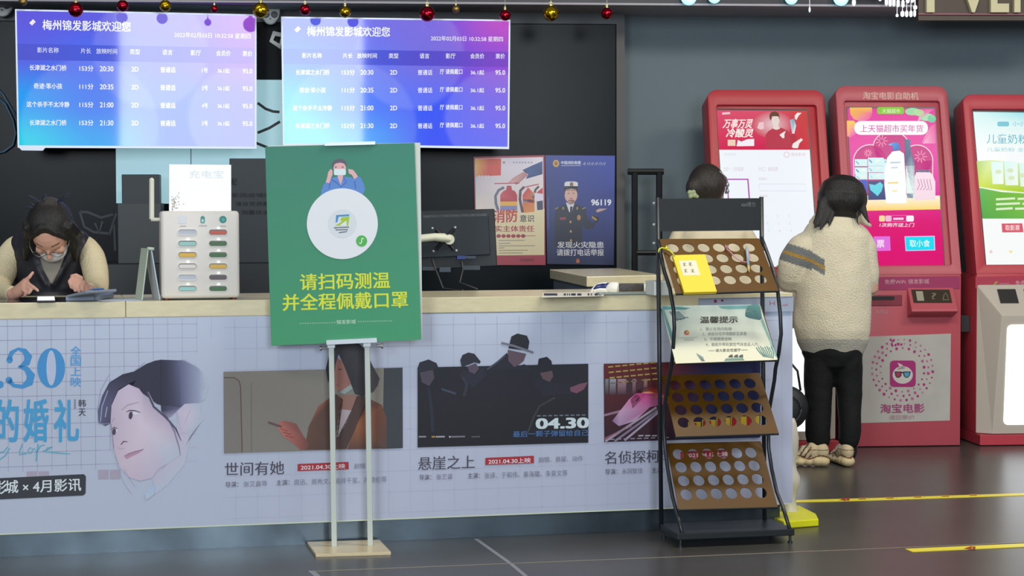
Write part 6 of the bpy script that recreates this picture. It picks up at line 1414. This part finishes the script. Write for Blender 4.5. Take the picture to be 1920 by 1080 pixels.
# --- woman behind the rack ----------------------------------------------------
b0 = 9.33
wm = thing('person', V((atd(1335, 500, b0).x, b0, 0)), 'woman in cream coat with green hair clip, behind the brochure rack', 'person')
hc = atd(1327, 351, b0); mb = MB()
mb.ball(hc, .078, .098, .108); mb.ball(hc + V((.03, .055, -.045)), .055, .055, .06); mb.ball(hc + V((.07, .02, -.03)), .012, .02, .028); Cap(mb, [(*(hc + V((.05, .095, -.02))), .012)])
T(mb, [(1332, 378, b0, .048), (1335, 400, b0, .052), (1336, 425, b0, .11, .08)])
T(mb, [(1336, 425, b0, .12, .08), (1335, 520, b0, .12, .09), (1335, 620, b0, .13, .1), (1335, 660, b0, .135, .1)])
for x in (1308, 1362): T(mb, [(x, 665, b0, .072), (x, 770, b0, .052), (x, 866, b0, .036)])
T(mb, [(1274, 450, b0, .045), (1262, 540, b0, .038), (1268, 620, b0 - .03, .027)]); T(mb, [(1268, 620, b0 - .03, .026), (1270, 642, b0 - .035, .034, .018)])
T(mb, [(1398, 450, b0, .045), (1425, 545, b0 - .02, .038), (1450, 622, b0 - .03, .027)]); T(mb, [(1450, 622, b0 - .03, .026), (1457, 645, b0 - .035, .034, .02)])
for (x, y) in ((1270, 645), (1457, 648)):
    p = atd(x, y, b0 - .035)
    for k in range(4): q = p + V((-.022 + .015 * k, 0, -.02)); Cap(mb, [(*q, .0085), (*(q + V((.004, -.016, -.02))), .008), (*(q + V((.004, .004, -.034))), .007)])
    Cap(mb, [(*(p + V((-.028, -.01, 0))), .01), (*(p + V((-.03, -.025, -.016))), .0085), (*(p + V((-.018, -.03, -.03))), .0075)])
body('body', mb, wm, .0065, lambda co: SKIN, M_SKIN, 3)
mb = MB(); mb.ball(hc + V((-.006, -.012, .012)), .092, .106, .104, nu=28, nv=18); mb.ball(atd(1304, 352, b0 - .06), .048, .045, .055); T(mb, [(1316, 368, b0 - .04, .06, .05), (1325, 382, b0 - .03, .05, .045)])
link('hair', fuse(mb, .006, 3), mat('dark_brown_hair', H('2a241e'), .45, bump=.5, bscale=25, stretch=(14, 14, 1.2), var=.3, vscale=6), wm, smooth=True)
cp = atd(1298, 364, b0 - .105); mb = MB()
for (dx, dz, r) in ((-.012, .008, .013), (.006, .01, .012), (.012, -.006, .013), (-.008, -.010, .012), (.024, -.012, .009)): mb.ball(cp + V((dx, 0, dz)), r, r * .6, r)
link('hair_clip', fuse(mb, .003, 2), mat('green_clip', H('8f9a72', 1.1), .4), wm, smooth=True)
MB().tube([hc + V((.05, -.06, .075)), hc + V((.085, -.03, .045)), hc + V((.094, .0, .0)), hc + V((.09, .02, -.03))], .005, 8).ball(hc + V((.094, -.01, .012)), .010, .008, .013).ball(hc + V((.096, .0, -.02)), .009, .008, .012).build('headset', mat('silver_band', H('9a9ea4'), .3, metal=.5), wm, smooth=True)
mb = MB()
T(mb, [(1336, 408, b0, .07, .07), (1336, 420, b0, .12, .09), (1336, 436, b0, .178, .115), (1335, 470, b0, .196, .13), (1335, 530, b0, .200, .14), (1335, 600, b0, .203, .15), (1335, 640, b0, .198, .15), (1335, 662, b0, .192, .145)], n=36)
T(mb, [(1280, 444, b0, .06), (1264, 490, b0, .07), (1258, 545, b0, .064), (1266, 612, b0 - .03, .05)], n=18); T(mb, [(1392, 444, b0, .06), (1410, 490, b0, .066), (1425, 548, b0 - .02, .06), (1448, 612, b0 - .03, .048)], n=18)
me = fuse(mb, .008, 5, lambda co: H('cbc0a4', 1.1)); fuse_wrinkle(me, .012, 8, 9); link('coat', me, M_CLOTH, wm, smooth=True)
mb = MB()
for x in (1308, 1362): T(mb, [(x, 650, b0, .095, .1), (x, 740, b0, .075, .085), (x, 850, b0, .058, .065)], n=20)
body('trousers', mb, wm, .009, lambda co: H('2a2c33'), M_CLOTH, 4)
for x in (1308, 1362):
    mb = MB(); mb.ball(atd(x, 874, b0 + .05), .042, .11, .035); mb.ball(atd(x, 866, b0 - .0), .04, .055, .05); me = fuse(mb, .006, 3); zs = min(v.co.z for v in me.vertices); me.transform(Matrix.Translation((0, 0, .001 - zs))); link('shoe', me, mat('dark_shoe'), wm, smooth=True)
bg = thing('handbag', atd(1472, 808, b0 - .03), 'round black bag hanging at the counter corner from a hand', 'bag')
bc = atd(1472, 765, b0 - .03); mb = MB(); mb.ball(bc, .115, .06, .112, nu=30, nv=18); link('bag_body', fuse(mb, .007, 3), mat('black_leather', H('212326'), .5, bump=.2, bscale=120), bg, smooth=True)
MB().tube([bc + V((.07 * math.cos(w), -.058, .07 * math.sin(w))) for w in [2 * math.pi * k / 24 for k in range(25)]], .004, 8).build('seam_ring', mat('grey_piping', H('3a3c40'), .5), bg, smooth=True)
hand = atd(1458, 656, b0 - .045)
for dx in (-.06, .075):
    MB().tube([bc + V((dx, 0, .085)), bc + V((dx * .8, -.0, .18)), hand + V((dx * .15, 0, .0))], .006, 8).build('strap', mat('black_leather'), bg, smooth=True)
